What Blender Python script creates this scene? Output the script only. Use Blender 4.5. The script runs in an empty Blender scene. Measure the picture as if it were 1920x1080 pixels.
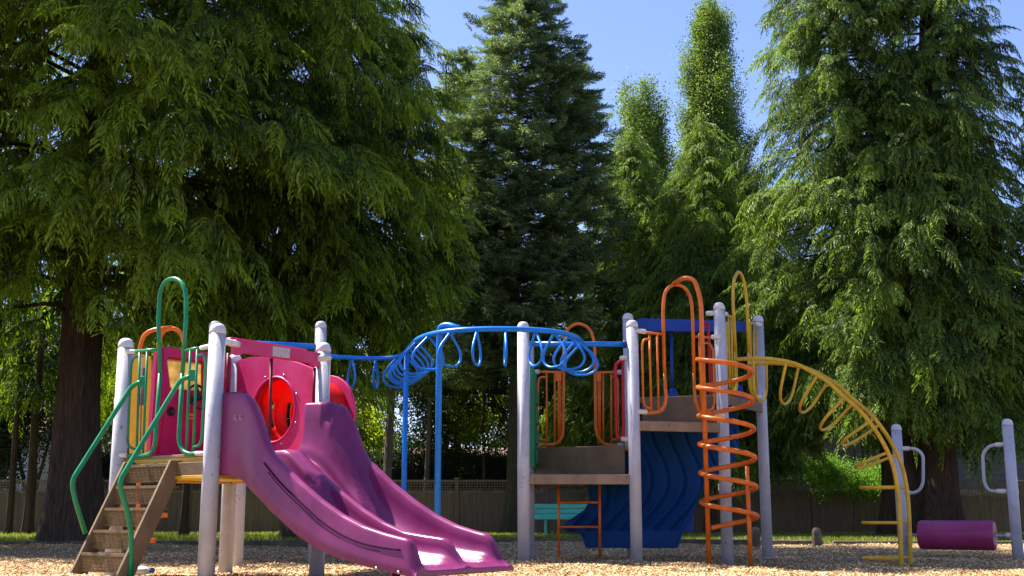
import bpy, math, random
import numpy as np
from mathutils import Vector, Matrix
from mathutils.geometry import tessellate_polygon
random.seed(7)
C = bpy.context.scene.collection
R = math.radians

# ------------------------------------------------------------------ survey helpers (photo pixel -> place)
F = 2200.0
TH = math.atan(425/2200)
CH = .52
ct, st = math.cos(TH), math.sin(TH)
def ray(px, py):
    u = (px-960)/F; v = (540-py)/F
    return Vector((u, ct-v*st, st+v*ct))
def at(px, py, Y):
    r = ray(px, py); k = Y/r.y
    return Vector((r.x*k, Y, CH+r.z*k))
def atz(px, py, z):
    r = ray(px, py); k = (z-CH)/r.z
    return Vector((r.x*k, r.y*k, z))
def onpl(px, py, A, B):
    """point on the upright plane through A and B"""
    r = ray(px, py); dx, dy = B[0]-A[0], B[1]-A[1]
    k = (A[0]*dy-A[1]*dx)/(r.x*dy-r.y*dx)
    return Vector((r.x*k, r.y*k, CH+r.z*k))

# ------------------------------------------------------------------ materials
def _nt(name):
    m = bpy.data.materials.new(name); m.use_nodes = True
    nt = m.node_tree
    return m, nt, nt.nodes['Principled BSDF']
def mat(name, col, rough=.5, var=.12, scale=3., bump=0., bscale=60., metal=0., col2=None, spec=.32, coat=0., spots=None, stretch=None, trans=0.):
    m, nt, p = _nt(name)
    N, L = nt.nodes, nt.links
    tc = N.new('ShaderNodeTexCoord')
    src = tc.outputs['Object']
    if stretch:
        mp = N.new('ShaderNodeMapping'); mp.inputs['Scale'].default_value = stretch
        L.new(src, mp.inputs[0]); src = mp.outputs[0]
    n = N.new('ShaderNodeTexNoise'); n.inputs['Scale'].default_value = scale; n.inputs['Detail'].default_value = 6; n.inputs['Roughness'].default_value = .65
    L.new(src, n.inputs['Vector'])
    r = N.new('ShaderNodeValToRGB')
    c2 = col2 or tuple(c*(1-var) for c in col)
    c1 = col if col2 else tuple(min(1, c*(1+var)) for c in col)
    r.color_ramp.elements[0].position = .35; r.color_ramp.elements[1].position = .65
    r.color_ramp.elements[0].color = (*c2, 1); r.color_ramp.elements[1].color = (*c1, 1)
    L.new(n.outputs['Fac'], r.inputs[0])
    out = r.outputs[0]
    if spots:      # scuffs / chipped paint
        n2 = N.new('ShaderNodeTexNoise'); n2.inputs['Scale'].default_value = spots[1]; n2.inputs['Detail'].default_value = 8; n2.inputs['Roughness'].default_value = .7
        L.new(src, n2.inputs['Vector'])
        r2 = N.new('ShaderNodeValToRGB'); r2.color_ramp.elements[0].position = spots[2]; r2.color_ramp.elements[1].position = spots[2]+.06
        L.new(n2.outputs['Fac'], r2.inputs[0])
        mx = N.new('ShaderNodeMix'); mx.data_type = 'RGBA'
        L.new(r2.outputs[0], mx.inputs[0]); L.new(out, mx.inputs[6]); mx.inputs[7].default_value = (*spots[0], 1)
        out = mx.outputs[2]
    L.new(out, p.inputs['Base Color'])
    p.inputs['Roughness'].default_value = rough; p.inputs['Metallic'].default_value = metal
    p.inputs['Specular IOR Level'].default_value = spec
    p.inputs['Coat Weight'].default_value = coat
    mr = N.new('ShaderNodeMapRange'); mr.inputs['To Min'].default_value = max(.03, rough-.08); mr.inputs['To Max'].default_value = min(1, rough+.12)
    L.new(n.outputs['Fac'], mr.inputs[0]); L.new(mr.outputs[0], p.inputs['Roughness'])
    if bump:
        nb = N.new('ShaderNodeTexNoise'); nb.inputs['Scale'].default_value = bscale; nb.inputs['Detail'].default_value = 5
        L.new(src, nb.inputs['Vector'])
        b = N.new('ShaderNodeBump'); b.inputs['Strength'].default_value = bump; b.inputs['Distance'].default_value = .02
        L.new(nb.outputs['Fac'], b.inputs['Height']); L.new(b.outputs[0], p.inputs['Normal'])
    if trans:
        t = N.new('ShaderNodeBsdfTranslucent'); L.new(out, t.inputs[0])
        ms = N.new('ShaderNodeMixShader'); ms.inputs[0].default_value = trans
        L.new(p.outputs[0], ms.inputs[1]); L.new(t.outputs[0], ms.inputs[2])
        L.new(ms.outputs[0], N['Material Output'].inputs[0])
    return m
def leafmat(name, a, b, trans=.35, tcol=None, rough=.55):
    """foliage: colour varies leaf by leaf / spray by spray through the 'tint' attribute"""
    m, nt, p = _nt(name); N, L = nt.nodes, nt.links
    at_ = N.new('ShaderNodeAttribute'); at_.attribute_name = 'tint'
    r = N.new('ShaderNodeValToRGB'); r.color_ramp.elements[0].color = (*a, 1); r.color_ramp.elements[1].color = (*b, 1)
    L.new(at_.outputs['Fac'], r.inputs[0]); L.new(r.outputs[0], p.inputs['Base Color'])
    p.inputs['Roughness'].default_value = rough; p.inputs['Specular IOR Level'].default_value = .35
    t = N.new('ShaderNodeBsdfTranslucent')
    mx = N.new('ShaderNodeMix'); mx.data_type = 'RGBA'; mx.blend_type = 'MULTIPLY'; mx.inputs[0].default_value = 1
    L.new(r.outputs[0], mx.inputs[6]); mx.inputs[7].default_value = (*(tcol or (1.5, 1.5, .6)), 1)
    L.new(mx.outputs[2], t.inputs[0])
    ms = N.new('ShaderNodeMixShader'); ms.inputs[0].default_value = trans
    L.new(p.outputs[0], ms.inputs[1]); L.new(t.outputs[0], ms.inputs[2]); L.new(ms.outputs[0], N['Material Output'].inputs[0])
    return m
def attrmat(name, stops, rough=.8):
    m, nt, p = _nt(name); N, L = nt.nodes, nt.links
    at_ = N.new('ShaderNodeAttribute'); at_.attribute_name = 'tint'
    r = N.new('ShaderNodeValToRGB')
    while len(r.color_ramp.elements) < len(stops): r.color_ramp.elements.new(.5)
    for e, (q, c) in zip(r.color_ramp.elements, stops): e.position = q; e.color = (*c, 1)
    L.new(at_.outputs['Fac'], r.inputs[0]); L.new(r.outputs[0], p.inputs['Base Color']); p.inputs['Roughness'].default_value = rough
    return m

M = {}
M['post'] = mat('weathered_grey_paint', (.43, .415, .455), .40, .14, 2.5, .15, 90, spots=((.20, .175, .165), 24, .61))
M['postcap'] = mat('cap_paint', (.56, .55, .57), .38, .08, 6, spots=((.25, .23, .22), 40, .72))
M['clamp'] = mat('clamp_paint', (.62, .57, .53), .35, .15, 12, spots=((.22, .15, .10), 40, .60))
M['clampd'] = mat('steel_clamp', (.42, .42, .45), .35, .15, 12)
M['green'] = mat('green_paint', (.008, .20, .080), .30, .15, 7, spots=((.01, .08, .04), 60, .72))
M['orange'] = mat('orange_paint', (.62, .135, .010), .30, .18, 7, spots=((.20, .07, .04), 22, .60))
M['yellow'] = mat('yellow_paint', (.56, .33, .018), .33, .18, 7, spots=((.22, .14, .05), 32, .66))
M['blue'] = mat('blue_paint', (.008, .17, .60), .30, .12, 7, spots=((.02, .09, .25), 60, .72))
M['red'] = mat('crimson_paint', (.42, .004, .020), .30, .15, 7)
M['maroon'] = mat('maroon_paint', (.13, .004, .016), .5, .15, 7)
M['magenta'] = mat('magenta_plastic', (.50, .006, .10), .42, .10, 2.2, .05, 160, trans=.10)
M['pink'] = mat('sun_faded_pink_plastic', (.58, .040, .165), .42, .16, 3, .05, 160, col2=(.48, .008, .085))
M['purple'] = mat('purple_plastic', (.225, .032, .122), .27, .15, 2.0, .05, 220, col2=(.145, .016, .080), coat=.08, spots=((.36, .13, .28), 34, .70), stretch=(1, 1, .6))
M['purpled'] = mat('purple_groove', (.05, .008, .03), .9, spec=.02)
M['drum'] = mat('plum_plastic', (.30, .030, .115), .38, .15, 3, .06, 160)
M['redplastic'] = mat('red_plastic', (.70, .012, .010), .40, .08, 3, trans=.45)
M['hull'] = mat('navy_plastic', (.001, .043, .165), .5, .15, 3, .08, 120, spec=.15)
M['bluep'] = mat('blue_plastic', (.008, .045, .27), .42, .12, 3)
M['greenp'] = mat('green_plastic', (.012, .17, .07), .45, .12, 4)
M['yellowp'] = mat('yellow_plastic', (.62, .36, .015), .45, .12, 4)
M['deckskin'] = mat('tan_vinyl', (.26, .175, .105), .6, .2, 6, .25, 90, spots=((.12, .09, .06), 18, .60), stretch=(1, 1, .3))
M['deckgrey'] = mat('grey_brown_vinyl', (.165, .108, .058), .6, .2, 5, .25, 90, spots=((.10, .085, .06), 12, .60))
M['tread'] = mat('brown_vinyl_grate', (.18, .115, .045), .55, .2, 12, .3, 120)
M['dark'] = mat('black_plastic', (.012, .012, .014), .4)
M['hole'] = mat('shadow_black', (.004, .004, .004), .9)
M['ink'] = mat('ink', (.03, .03, .07), .7)
M['logo'] = mat('worn_white_print', (.36, .25, .33), .6)
M['plate'] = mat('worn_grey_sticker', (.47, .39, .37), .5, .2, 30)
M['haze'] = mat('clouded_polycarbonate', (.55, .43, .20), .5, .25, 9, trans=.75)
M['bolt'] = mat('zinc_bolt', (.45, .45, .45), .3, .1, 30, metal=.8)
M['benchg'] = mat('sea_green_paint', (.09, .46, .30), .45, .12, 8, stretch=(.3, 1, 4))
M['fence'] = mat('weathered_fence_board', (.225, .148, .085), .85, .3, 4, .5, 30, stretch=(5, 5, .35), col2=(.13, .095, .068))
M['lattice'] = mat('lattice_wood', (.20, .145, .10), .85, .25, 8)
M['timber'] = mat('border_timber', (.15, .115, .08), .9, .25, 6, .5, 40, col2=(.06, .048, .035))
M['bark'] = mat('cedar_bark', (.105, .062, .038), .95, .3, 5, 1.0, 14, stretch=(6, 6, .5), col2=(.030, .018, .012))
M['barkm'] = mat('mossy_bark', (.085, .075, .030), .95, .3, 6, 1.0, 16, stretch=(4, 4, .8), col2=(.035, .028, .016))
M['barkt'] = mat('thin_tree_bark', (.16, .12, .09), .9, .3, 8, .8, 18, stretch=(3, 3, 2), col2=(.075, .055, .04))
M['twig'] = mat('dead_twig', (.13, .105, .08), .9, .3, 8)
M['siding'] = mat('taupe_siding', (.145, .125, .105), .8, .1, 3, .1, 30)
M['sidingw'] = mat('pale_blue_siding', (.42, .48, .58), .7, .06, 3)
M['roof'] = mat('shingle_roof', (.20, .13, .095), .9, .3, 9, .5, 30)
M['glass'] = mat('window_glass', (.03, .035, .04), .1)
M['trim'] = mat('white_trim', (.6, .6, .6), .6)
M['bottle'] = mat('white_bottle', (.78, .78, .78), .3, .03)
M['bottlecap'] = mat('blue_cap', (.03, .25, .60), .35)

# ------------------------------------------------------------------ mesh helpers
class MB:
    def __init__(s): s.v = []; s.f = []; s.sm = []
    def add(s, vs, fs, smooth=False):
        o = len(s.v); s.v += [tuple(v) for v in vs]
        s.f += [tuple(i+o for i in f) for f in fs]; s.sm += [smooth]*len(fs)
        return s
    def tube(s, pts, r, n=10, closed=False, cap=True, r2=None):
        pts = [Vector(p) for p in pts]; m = len(pts)
        T = []
        for i in range(m):
            if closed: t = pts[(i+1) % m]-pts[i-1]
            else: t = pts[min(i+1, m-1)]-pts[max(i-1, 0)]
            T.append(t.normalized())
        up = Vector((0, 0, 1)) if abs(T[0].z) < .9 else Vector((1, 0, 0))
        nrm = T[0].cross(up).normalized()
        vs = []; fs = []
        for i in range(m):
            if i:
                q = T[i-1].rotation_difference(T[i]); nrm = (q @ nrm).normalized()
            bn = T[i].cross(nrm)
            rr = r if r2 is None else r+(r2-r)*i/(m-1)
            for k in range(n):
                a = 2*math.pi*k/n
                vs.append(pts[i]+nrm*(rr*math.cos(a))+bn*(rr*math.sin(a)))
        for i in range(m if closed else m-1):
            j = (i+1) % m
            for k in range(n):
                k2 = (k+1) % n
                fs.append((i*n+k, i*n+k2, j*n+k2, j*n+k))
        s.add(vs, fs, True)
        if cap and not closed:
            s.add(vs[:n], [tuple(range(n))[::-1]]); s.add(vs[-n:], [tuple(range(n))])
        return s
    def box(s, o, ax, ay, az):
        """box centred on o with half-axis vectors"""
        o, ax, ay, az = map(Vector, (o, ax, ay, az))
        vs = [o+ax*i+ay*j+az*k for i in (-1, 1) for j in (-1, 1) for k in (-1, 1)]
        fs = [(0, 1, 3, 2), (4, 6, 7, 5), (0, 4, 5, 1), (2, 3, 7, 6), (0, 2, 6, 4), (1, 5, 7, 3)]
        if ax.cross(ay).dot(az) < 0: fs = [f[::-1] for f in fs]
        return s.add(vs, fs)
    def lathe(s, prof, o=(0, 0, 0), axis=(0, 0, 1), n=24, smooth=True):
        o = Vector(o); q = Vector((0, 0, 1)).rotation_difference(Vector(axis).normalized())
        vs = []; fs = []
        for r, z in prof:
            for k in range(n):
                a = 2*math.pi*k/n
                vs.append(o+q @ Vector((r*math.cos(a), r*math.sin(a), z)))
        for i in range(len(prof)-1):
            for k in range(n):
                k2 = (k+1) % n
                fs.append((i*n+k, i*n+k2, (i+1)*n+k2, (i+1)*n+k))
        s.add(vs, fs, smooth)
        s.add(vs[:n], [tuple(range(n))[::-1]]); s.add(vs[-n:], [tuple(range(n))])
        return s
    def prism(s, loops, nrm, th):
        """flat outline (first loop) with holes (other loops), extruded th along nrm to both sides"""
        loops = [[Vector(p) for p in l] for l in loops]; nrm = Vector(nrm).normalized()*th/2
        flat = [p for l in loops for p in l]; nn = len(flat)
        tri = tessellate_polygon(loops)
        vs = [p+nrm for p in flat]+[p-nrm for p in flat]
        fs = []
        for t in tri:
            a = (flat[t[1]]-flat[t[0]]).cross(flat[t[2]]-flat[t[0]])
            t = tuple(t)
            if a.dot(nrm) < 0: t = t[::-1]
            fs.append(t); fs.append(tuple(i+nn for i in t[::-1]))
        o = 0
        for l in loops:
            k = len(l)
            for i in range(k):
                j = (i+1) % k
                fs.append((o+i, o+j, nn+o+j, nn+o+i))
            o += k
        return s.add(vs, fs)
    def sheet(s, grid, smooth=True):
        h = len(grid); w = len(grid[0])
        vs = [p for row in grid for p in row]
        fs = [(i*w+j, i*w+j+1, (i+1)*w+j+1, (i+1)*w+j) for i in range(h-1) for j in range(w-1)]
        return s.add(vs, fs, smooth)
    def build(s, name, m, parent=None, bevel=0, seg=2, fixn=True):
        me = bpy.data.meshes.new(name); me.from_pydata(s.v, [], s.f)
        me.polygons.foreach_set('use_smooth', s.sm)
        if fixn:
            import bmesh
            b = bmesh.new(); b.from_mesh(me)
            bmesh.ops.remove_doubles(b, verts=b.verts, dist=1e-5)
            bmesh.ops.recalc_face_normals(b, faces=b.faces); b.to_mesh(me); b.free()
        me.materials.append(m if not isinstance(m, str) else M[m])
        o = bpy.data.objects.new(name, me); C.objects.link(o)
        if parent: o.parent = parent
        if bevel:
            bv = o.modifiers.new('bevel', 'BEVEL'); bv.width = bevel; bv.segments = seg; bv.limit_method = 'ANGLE'; bv.angle_limit = R(40)
            bv.harden_normals = True
            for pl in me.polygons: pl.use_smooth = True
        return o
def tag(o, label=None, cat=None, group=None, kind=None):
    if label: o['label'] = label
    if cat: o['category'] = cat
    if group: o['group'] = group
    if kind: o['kind'] = kind
    return o
def thing(name, label, cat, group=None):
    o = bpy.data.objects.new(name, None); C.objects.link(o); o.empty_display_size = .2
    return tag(o, label, cat, group)
def fillet(pts, rad, n=6):
    pts = [Vector(p) for p in pts]; out = [pts[0]]
    for i in range(1, len(pts)-1):
        a, b, c = pts[i-1], pts[i], pts[i+1]
        da, dc = (a-b), (c-b); r = min(rad, da.length*.49, dc.length*.49)
        p0 = b+da.normalized()*r; p1 = b+dc.normalized()*r
        for k in range(n+1):
            t = k/n; out.append(p0*(1-t)**2+b*2*t*(1-t)+p1*t*t)
    out.append(pts[-1]); return out
def catmull(pts, n=8, closed=False):
    pts = [Vector(p) for p in pts]; m = len(pts); out = []
    rng = range(m if closed else m-1)
    for i in rng:
        g = (lambda k: pts[k % m]) if closed else (lambda k: pts[max(0, min(m-1, k))])
        p0, p1, p2, p3 = g(i-1), g(i), g(i+1), g(i+2)
        for k in range(n):
            t = k/n
            out.append(.5*((2*p1)+(p2-p0)*t+(2*p0-5*p1+4*p2-p3)*t*t+(3*p1-p0-3*p2+p3)*t**3))
    if not closed: out.append(pts[-1])
    return out
def lerp(tab, x):
    if x <= tab[0][0]: return tab[0][1]
    for (a, va), (b, vb) in zip(tab, tab[1:]):
        if x <= b: return va+(vb-va)*(x-a)/(b-a)
    return tab[-1][1]
def sstep(x): x = max(0, min(1, x)); return x*x*(3-2*x)
def seg(a, b): return [Vector(a), Vector(b)]

# ------------------------------------------------------------------ plan of the playground
def top(px, py, Y): return at(px, py, Y)
P = {'P1': top(237, 634, 9.8), 'P2': top(409, 606, 9.05), 'P3': top(607, 642, 10.05), 'P5': top(441, 664, 10.8), 'P4': top(602, 602, 13.0),
     'P6': top(404, 602, 12.6), 'P7': top(458, 700, 11.5), 'B1': top(981, 603, 12.55), 'B2': top(1185, 600, 12.55), 'B3': top(1348, 567, 12.9),
     'B4': top(1421, 591, 14.1), 'B2b': top(1177, 587, 13.8), 'B1b': top(991, 640, 13.75), 'R1': top(1680, 795, 15.0), 'R2': top(1888, 785, 14.3)}
bh = (P['P3']-P['P2']); bh.z = 0; SL = bh.length; bh.normalize(); nh = Vector((bh.y, -bh.x, 0))

def ground_z(x, y):
    z = .035*math.sin(x*.9+1.3)*math.sin(y*.7)+.012*math.sin(x*3.1+y*2.3)
    z += .07*math.exp(-((x+3.2)**2+(y-8.6)**2)/.8)               # heaped by the stair foot
    z -= .03*math.exp(-((x+.4)**2+(y-8.6)**2)/.6)                # scuffed out below the slide
    z += .06*math.exp(-((x-1.7)**2/1.4+(y-13.6)**2/.35))         # heap along the ship hull
    z += .05*math.exp(-((x+2.7)**2/1+(y-11.2)**2/1.2))
    return z

def post(parent, key, r=.0635, zb=-.25):
    p = P[key]; b = MB(); zt = p.z
    b.lathe([(r, zb), (r, zt-.075)], (p.x, p.y, 0), n=28)
    o = b.build('post', 'post', parent)
    c = MB()
    c.lathe([(r+.002, zt-.085), (r+.002, zt-.062), (r*.93, zt-.035), (r*.72, zt-.014), (r*.4, zt-.003), (.004, zt)], (p.x, p.y, 0), n=28)
    c.build('post_cap', 'postcap', o)
    return o
def clamp(parent, a, b, r=.021, m='clamp', name='clamp'):
    """rounded collar joining a rail to a post, with its bolt"""
    a, b = Vector(a), Vector(b); d = (b-a); L = d.length
    o = MB().lathe([(r*.7, 0), (r, .008), (r*1.04, L*.5), (r, L-.012), (r*.62, L)], a, d, n=16).build(name, m, parent)
    return o
def tubes(parent, name, m, paths, r, n=10):
    if name in ('top_rail', 'stile'):
        return [MB().tube(p, r, n).build(name, m, parent) for p in paths][0]
    b = MB()
    for p in paths: b.tube(p, r if not isinstance(r, list) else r[paths.index(p)], n)
    return b.build(name, m, parent)

# ================================================================== LEFT PLAY TOWER
def left_tower():
    T = thing('play_tower', 'left play tower with purple double slide, pink panels and grated stair between grey posts', 'play tower')
    for k in ('P1', 'P2', 'P3', 'P5', 'P4', 'P6', 'P7'): post(T, k)
    ZA = .985
    def poly(keys, z, grow=0.):
        c = sum((P[k] for k in keys), Vector())/len(keys); out = []
        for k in keys:
            d = (P[k]-c); d.z = 0
            out.append(Vector((P[k].x, P[k].y, z))+d.normalized()*grow)
        return out
    K = ('P1', 'P2', 'P3', 'P5')
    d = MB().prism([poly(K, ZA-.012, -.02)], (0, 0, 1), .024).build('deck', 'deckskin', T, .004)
    MB().prism([poly(K, ZA-.045, -.035)], (0, 0, 1), .040).build('deck_plate', 'yellowp', d)
    fb = MB(); fl = MB()
    for a, b in (('P1', 'P2'), ('P2', 'P3'), ('P3', 'P5'), ('P5', 'P1')):
        A, B = P[a].copy(), P[b].copy(); A.z = B.z = 0
        u = (B-A).normalized(); n = Vector((u.y, -u.x, 0)); c = (A+B)/2; h = (B-A).length/2-.07
        fb.box(c+Vector((0, 0, ZA-.115)), u*h, n*.016, Vector((0, 0, .050)))
        fl.box(c+Vector((0, 0, ZA-.180)), u*h, n*.026, Vector((0, 0, .013)))
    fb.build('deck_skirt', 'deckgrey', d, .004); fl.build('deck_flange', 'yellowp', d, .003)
    MB().prism([poly(K, ZA-.172, -.06)], (0, 0, 1), .004).build('deck_underside', 'yellowp', d)
    # ---- green gate on the stair side
    G = lambda x, y: onpl(x, y, P['P1'], P['P2'])
    g = tubes(T, 'gate', 'green', [
        fillet([G(300, 700), G(297, 600), G(300, 548), G(309, 527), G(325, 521), G(340, 527), G(349, 548), G(349, 600), G(342, 700)], .07),
        fillet([G(300, 700), G(291, 832), G(284, 851), G(268, 855), G(238, 854)], .07),
        fillet([G(342, 700), G(335, 826), G(342, 846), G(356, 852), G(370, 850)], .07)], .0175, 12)
    tubes(g, 'top_rail', 'green', [seg(G(250, 659), G(299, 655)), seg(G(343, 658), G(378, 652))], .014)
    for pp in ([G(262, 659), G(256, 850)], [G(276, 658), G(268, 853)], [G(357, 655), G(349, 851)], [G(370, 653), G(362, 850)]):
        MB().tube(pp, .011, 8).build('gate_bar', 'green', g)
    MB().tube(fillet([G(262, 668), G(250, 670), G(246, 684), G(239, 828), G(242, 838), G(252, 842)], .04), .011, 8).build('gate_bar', 'green', g)
    MB().tube(fillet([G(370, 668), G(381, 662), G(386, 676), G(378, 826), G(373, 836), G(363, 838)], .04), .011, 8).build('gate_bar', 'green', g)
    fr = Vector((0, -.05, 0))
    for a, b in (((255, 660), (226, 659)), ((240, 854), (214, 853)), ((376, 653), (398, 648)), ((367, 850), (386, 851))):
        A_, B_ = G(*a), G(*b)
        clamp(T, A_, B_+(fr if a[0] < 300 else Vector((0, 0, 0))), .019)
    for x, y in ((268, 716), (362, 704)): MB().box(G(x, y)+Vector((0, -.01, 0)), (.022, 0, 0), (0, .02, 0), (0, 0, .045)).build('rail_bracket', 'green', g, .006)
    # ---- step ladder
    S = thing('stair', None, None); S.parent = T
    A = P['P1']-P['P2']; A.z = 0; A.normalize(); na = Vector((-A.y, A.x, 0))
    if na.y > 0: na = -na
    Sr = G(333, 866); Sl = G(247, 866); W = (Sl-Sr); W.z = 0
    r0 = onpl(333, 866, Sr, Sr+na); r1 = onpl(230, 1077, Sr, Sr+na)
    t0 = (r0-Sr).dot(na); t1 = (r1-Sr).dot(na); z0, z1 = r0.z, r1.z
    kk = (t1-t0)/(z0-z1)
    Q = lambda t, z, w=0.: Vector((Sr.x, Sr.y, 0))+na*t+Vector((0, 0, z))+W*w
    hw = .072
    for w in (0, 1):
        o = [Q(-hw+t0, z0+.012, w), Q(t0+hw, z0+.012, w), Q(t1+hw-.02, z1+.0, w), Q(t1+hw-.05, z1-.06, w), Q(t1-hw, z1-.06, w)]
        MB().prism([o], W, .03).build('stringer', 'deckgrey', S, .006)
    nst = 5
    wn = W.length
    for i in range(nst):
        z = z0-.015-(z0-z1+.01)*i/nst
        tt = t0+(z0-z)*kk+.04
        b = MB()
        b.box(Q(tt-.085, z-.006, .5), W*.47, na*.095, (0, 0, .006))
        for q in range(6): b.box(Q(tt+.008, z-.012-q*.023, .5), W*.47, na*.003, (0, 0, .0035))
        for q in range(34): b.box(Q(tt+.011, z-.07, .03+.94*q/33), W.normalized()*.0028, na*.003, (0, 0, .064))
        b.box(Q(tt+.004, z-.008, .5), W*.47, na*.012, (0, 0, .011))
        b.box(Q(tt+.004, z-.135, .5), W*.47, na*.008, (0, 0, .006))
        b.build('tread', 'tread', S)
    sp = lambda x, y, off: onpl(x, y, G(off, 800), G(off, 800)+na)
    for nm, pts in (('r', [G(361, 706)+Vector((0, -.02, 0)), sp(338, 712, 340), sp(222, 905, 340), sp(239, 958, 340), sp(247, 1006, 340), sp(244, 1092, 340)]),
                    ('l', [G(268, 716)+Vector((0, -.02, 0)), sp(248, 722, 248), sp(134, 902, 248), sp(140, 935, 248), sp(160, 1000, 248)])):
        h_ = MB().tube(fillet(pts, .07), .019, 12).build('handrail', 'green', S)
    # ---- driver panel (window, wheel, dial) on the far left side
    H = lambda x, y: onpl(x, y, P['P1'], P['P5'])
    inn = nh
    L0 = P['P1'].copy(); L0.z = 0; u5 = (P['P5']-P['P1']); u5.z = 0; u5.normalize()
    a0 = (H(286, 700)-L0).dot(u5); a1 = (H(430, 700)-L0).dot(u5)
    pt = lambda l, z: L0+u5*l+Vector((0, 0, z))
    out = fillet([pt(a0, ZA+.01), pt(a0+.01, 1.60), pt(a0+.015, 1.935), pt(a0+.12, 1.955), pt(a1, 1.955), pt(a1, ZA+.01)], .04)
    hole = [H(309, 669), H(379, 678), H(379, 737), H(316, 731)]
    hl = fillet([(hole[0]+hole[1])/2]+[hole[1], hole[2], hole[3], hole[0]]+[(hole[0]+hole[1])/2], .035)[:-1]
    pn = MB().prism([out, hl[::-1]], inn, .045).build('driver_panel', 'magenta', T, .010, 3)
    pn['label'] = 'magenta panel with window and toy steering wheel'
    rim = MB().tube(hl, .016, 8, closed=True).build('window_frame', 'redplastic', pn)
    MB().prism([hl], inn, .006).build('window', 'haze', pn)
    ms = MB()                                       # moulded recess and pillar ribs
    for (x0, y0, x1, y1) in ((300, 770, 345, 838),):
        ms.tube(fillet([H(x0, y0), H(x1, y0), H(x1, y1), H(x0, y1), H(x0, y0)], .03), .006, 6)
    ms.tube([H(300, 650)+inn*.02, H(303, 740)+inn*.02, H(292, 850)+inn*.02], .018, 8)
    MB_ = ms.build('moulding', 'magenta', pn)
    c = H(354, 746)+inn*.13
    ax = (inn+Vector((0, 0, .35))).normalized(); e1 = ax.cross(Vector((0, 0, 1))).normalized(); e2 = ax.cross(e1)
    w = MB().tube([c+e1*.112*math.cos(a)+e2*.112*math.sin(a) for a in [2*math.pi*k/36 for k in range(36)]], .011, 10, closed=True)
    for a in (0.2, math.pi-.2, math.pi*1.5): w.tube([c, c+e1*.11*math.cos(a)+e2*.11*math.sin(a)], .012, 8)
    w.lathe([(.03, -.02), (.034, .0), (.02, .02)], c, ax, 16).lathe([(.014, 0), (.014, .12)], c-ax*.13, ax, 12)
    w.build('steering_wheel', 'dark', pn)
    dl = MB().lathe([(.040, 0), (.040, .012), (.030, .014), (.028, .008), (.004, .008)], H(317, 772)+inn*.022, inn, 20).build('dial', 'dark', pn)
    MB().box(H(317, 772)+inn*.034, u5*.012, inn*.003, Vector((0, 0, .004))).build('pointer', 'red', dl)
    c2 = H(355, 778)+inn*.026
    MB().box(c2, u5*.05, inn*.004, (0, 0, .008)).box(c2-Vector((0, 0, .03)), u5*.03, inn*.004, (0, 0, .005)).build('gauge_strip', 'yellowp', pn)
    MB().box(H(317, 820)+inn*.024, u5*.018, inn*.004, (0, 0, .022)).build('badge', 'magenta', pn, .004)
    # ---- yellow panel seen through the gate
    yl = lambda x, y: at(x, y, 11.4)
    MB().prism([fillet([yl(247, 668), yl(262, 664), yl(284, 668), yl(284, 856), yl(243, 856), yl(247, 668)], .05)[:-1], [yl(262, 690), yl(276, 690), yl(276, 760), yl(262, 760)][::-1]], (0, -1, 0), .04).build('yellow_panel', 'yellowp', T, .008)
    MB().tube([yl(268, 668), yl(264, 860)], .022, 10).build('support_bar', 'twig', T)
    # ---- tunnel panel on the far right side
    Tn = lambda x, y: onpl(x, y, P['P5'], P['P3'])
    ut = (P['P3']-P['P5']); ut.z = 0; ut.normalize(); nT = Vector((-ut.y, ut.x, 0))
    if nT.y < 0: nT = -nT
    cc = Tn(517, 769); rr = (Tn(517, 708).z-Tn(517, 830).z)/2
    outl = fillet([Tn(447, 868), Tn(448, 676), Tn(475, 670), Tn(515, 668), Tn(560, 680), Tn(594, 693), Tn(594, 885)], .05)
    cir = [cc+ut*rr*math.cos(a)+Vector((0, 0, rr*math.sin(a))) for a in [2*math.pi*k/40 for k in range(40)]]
    tp = MB().prism([outl, cir[::-1]], nT, .05).build('tunnel_panel', 'pink', T, .010, 3)
    tp['label'] = 'sun faded pink panel with round tunnel opening'
    MB().tube([p-nT*.02 for p in cir], .016, 8, closed=True).build('opening_lip', 'magenta', tp)
    n_ = 48; rows = 12; LT = .62; tv = []
    b = MB()
    for i in range(rows+1):
        for k in range(n_):
            a = 2*math.pi*k/n_; tv.append(cc+nT*(LT*i/rows)+ut*(rr*1.0*math.cos(a))+Vector((0, 0, rr*math.sin(a))))
    fs = []
    slots = {(k0+dk) % n_ for k0 in (2, 14, 24, 36) for dk in (0, 1)}
    slots = {21, 22, 23, 24, 25, 26, 27}
    for i in range(rows):
        for k in range(n_):
            if i in (3, 7) and k in slots: continue
            fs.append((i*n_+k, i*n_+(k+1) % n_, (i+1)*n_+(k+1) % n_, (i+1)*n_+k))
    b.add(tv, fs, True)
    tu = b.build('tunnel', 'redplastic', T)
    tu['label'] = 'red tunnel tube with slots behind the pink panel'
    sm = tu.modifiers.new('solid', 'SOLIDIFY'); sm.thickness = .012
    ce = cc+nT*LT
    o_ = [ce+ut*(rr+.075)*math.cos(a)+Vector((0, 0, (rr+.075)*math.sin(a))) for a in [2*math.pi*k/40 for k in range(40)]]
    i_ = [ce+ut*(rr-.005)*math.cos(a)+Vector((0, 0, (rr-.005)*math.sin(a))) for a in [2*math.pi*k/40 for k in range(40)]]
    MB().prism([o_, i_[::-1]], nT, .03).build('tunnel_flange', 'pink', tu, .008)
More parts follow.
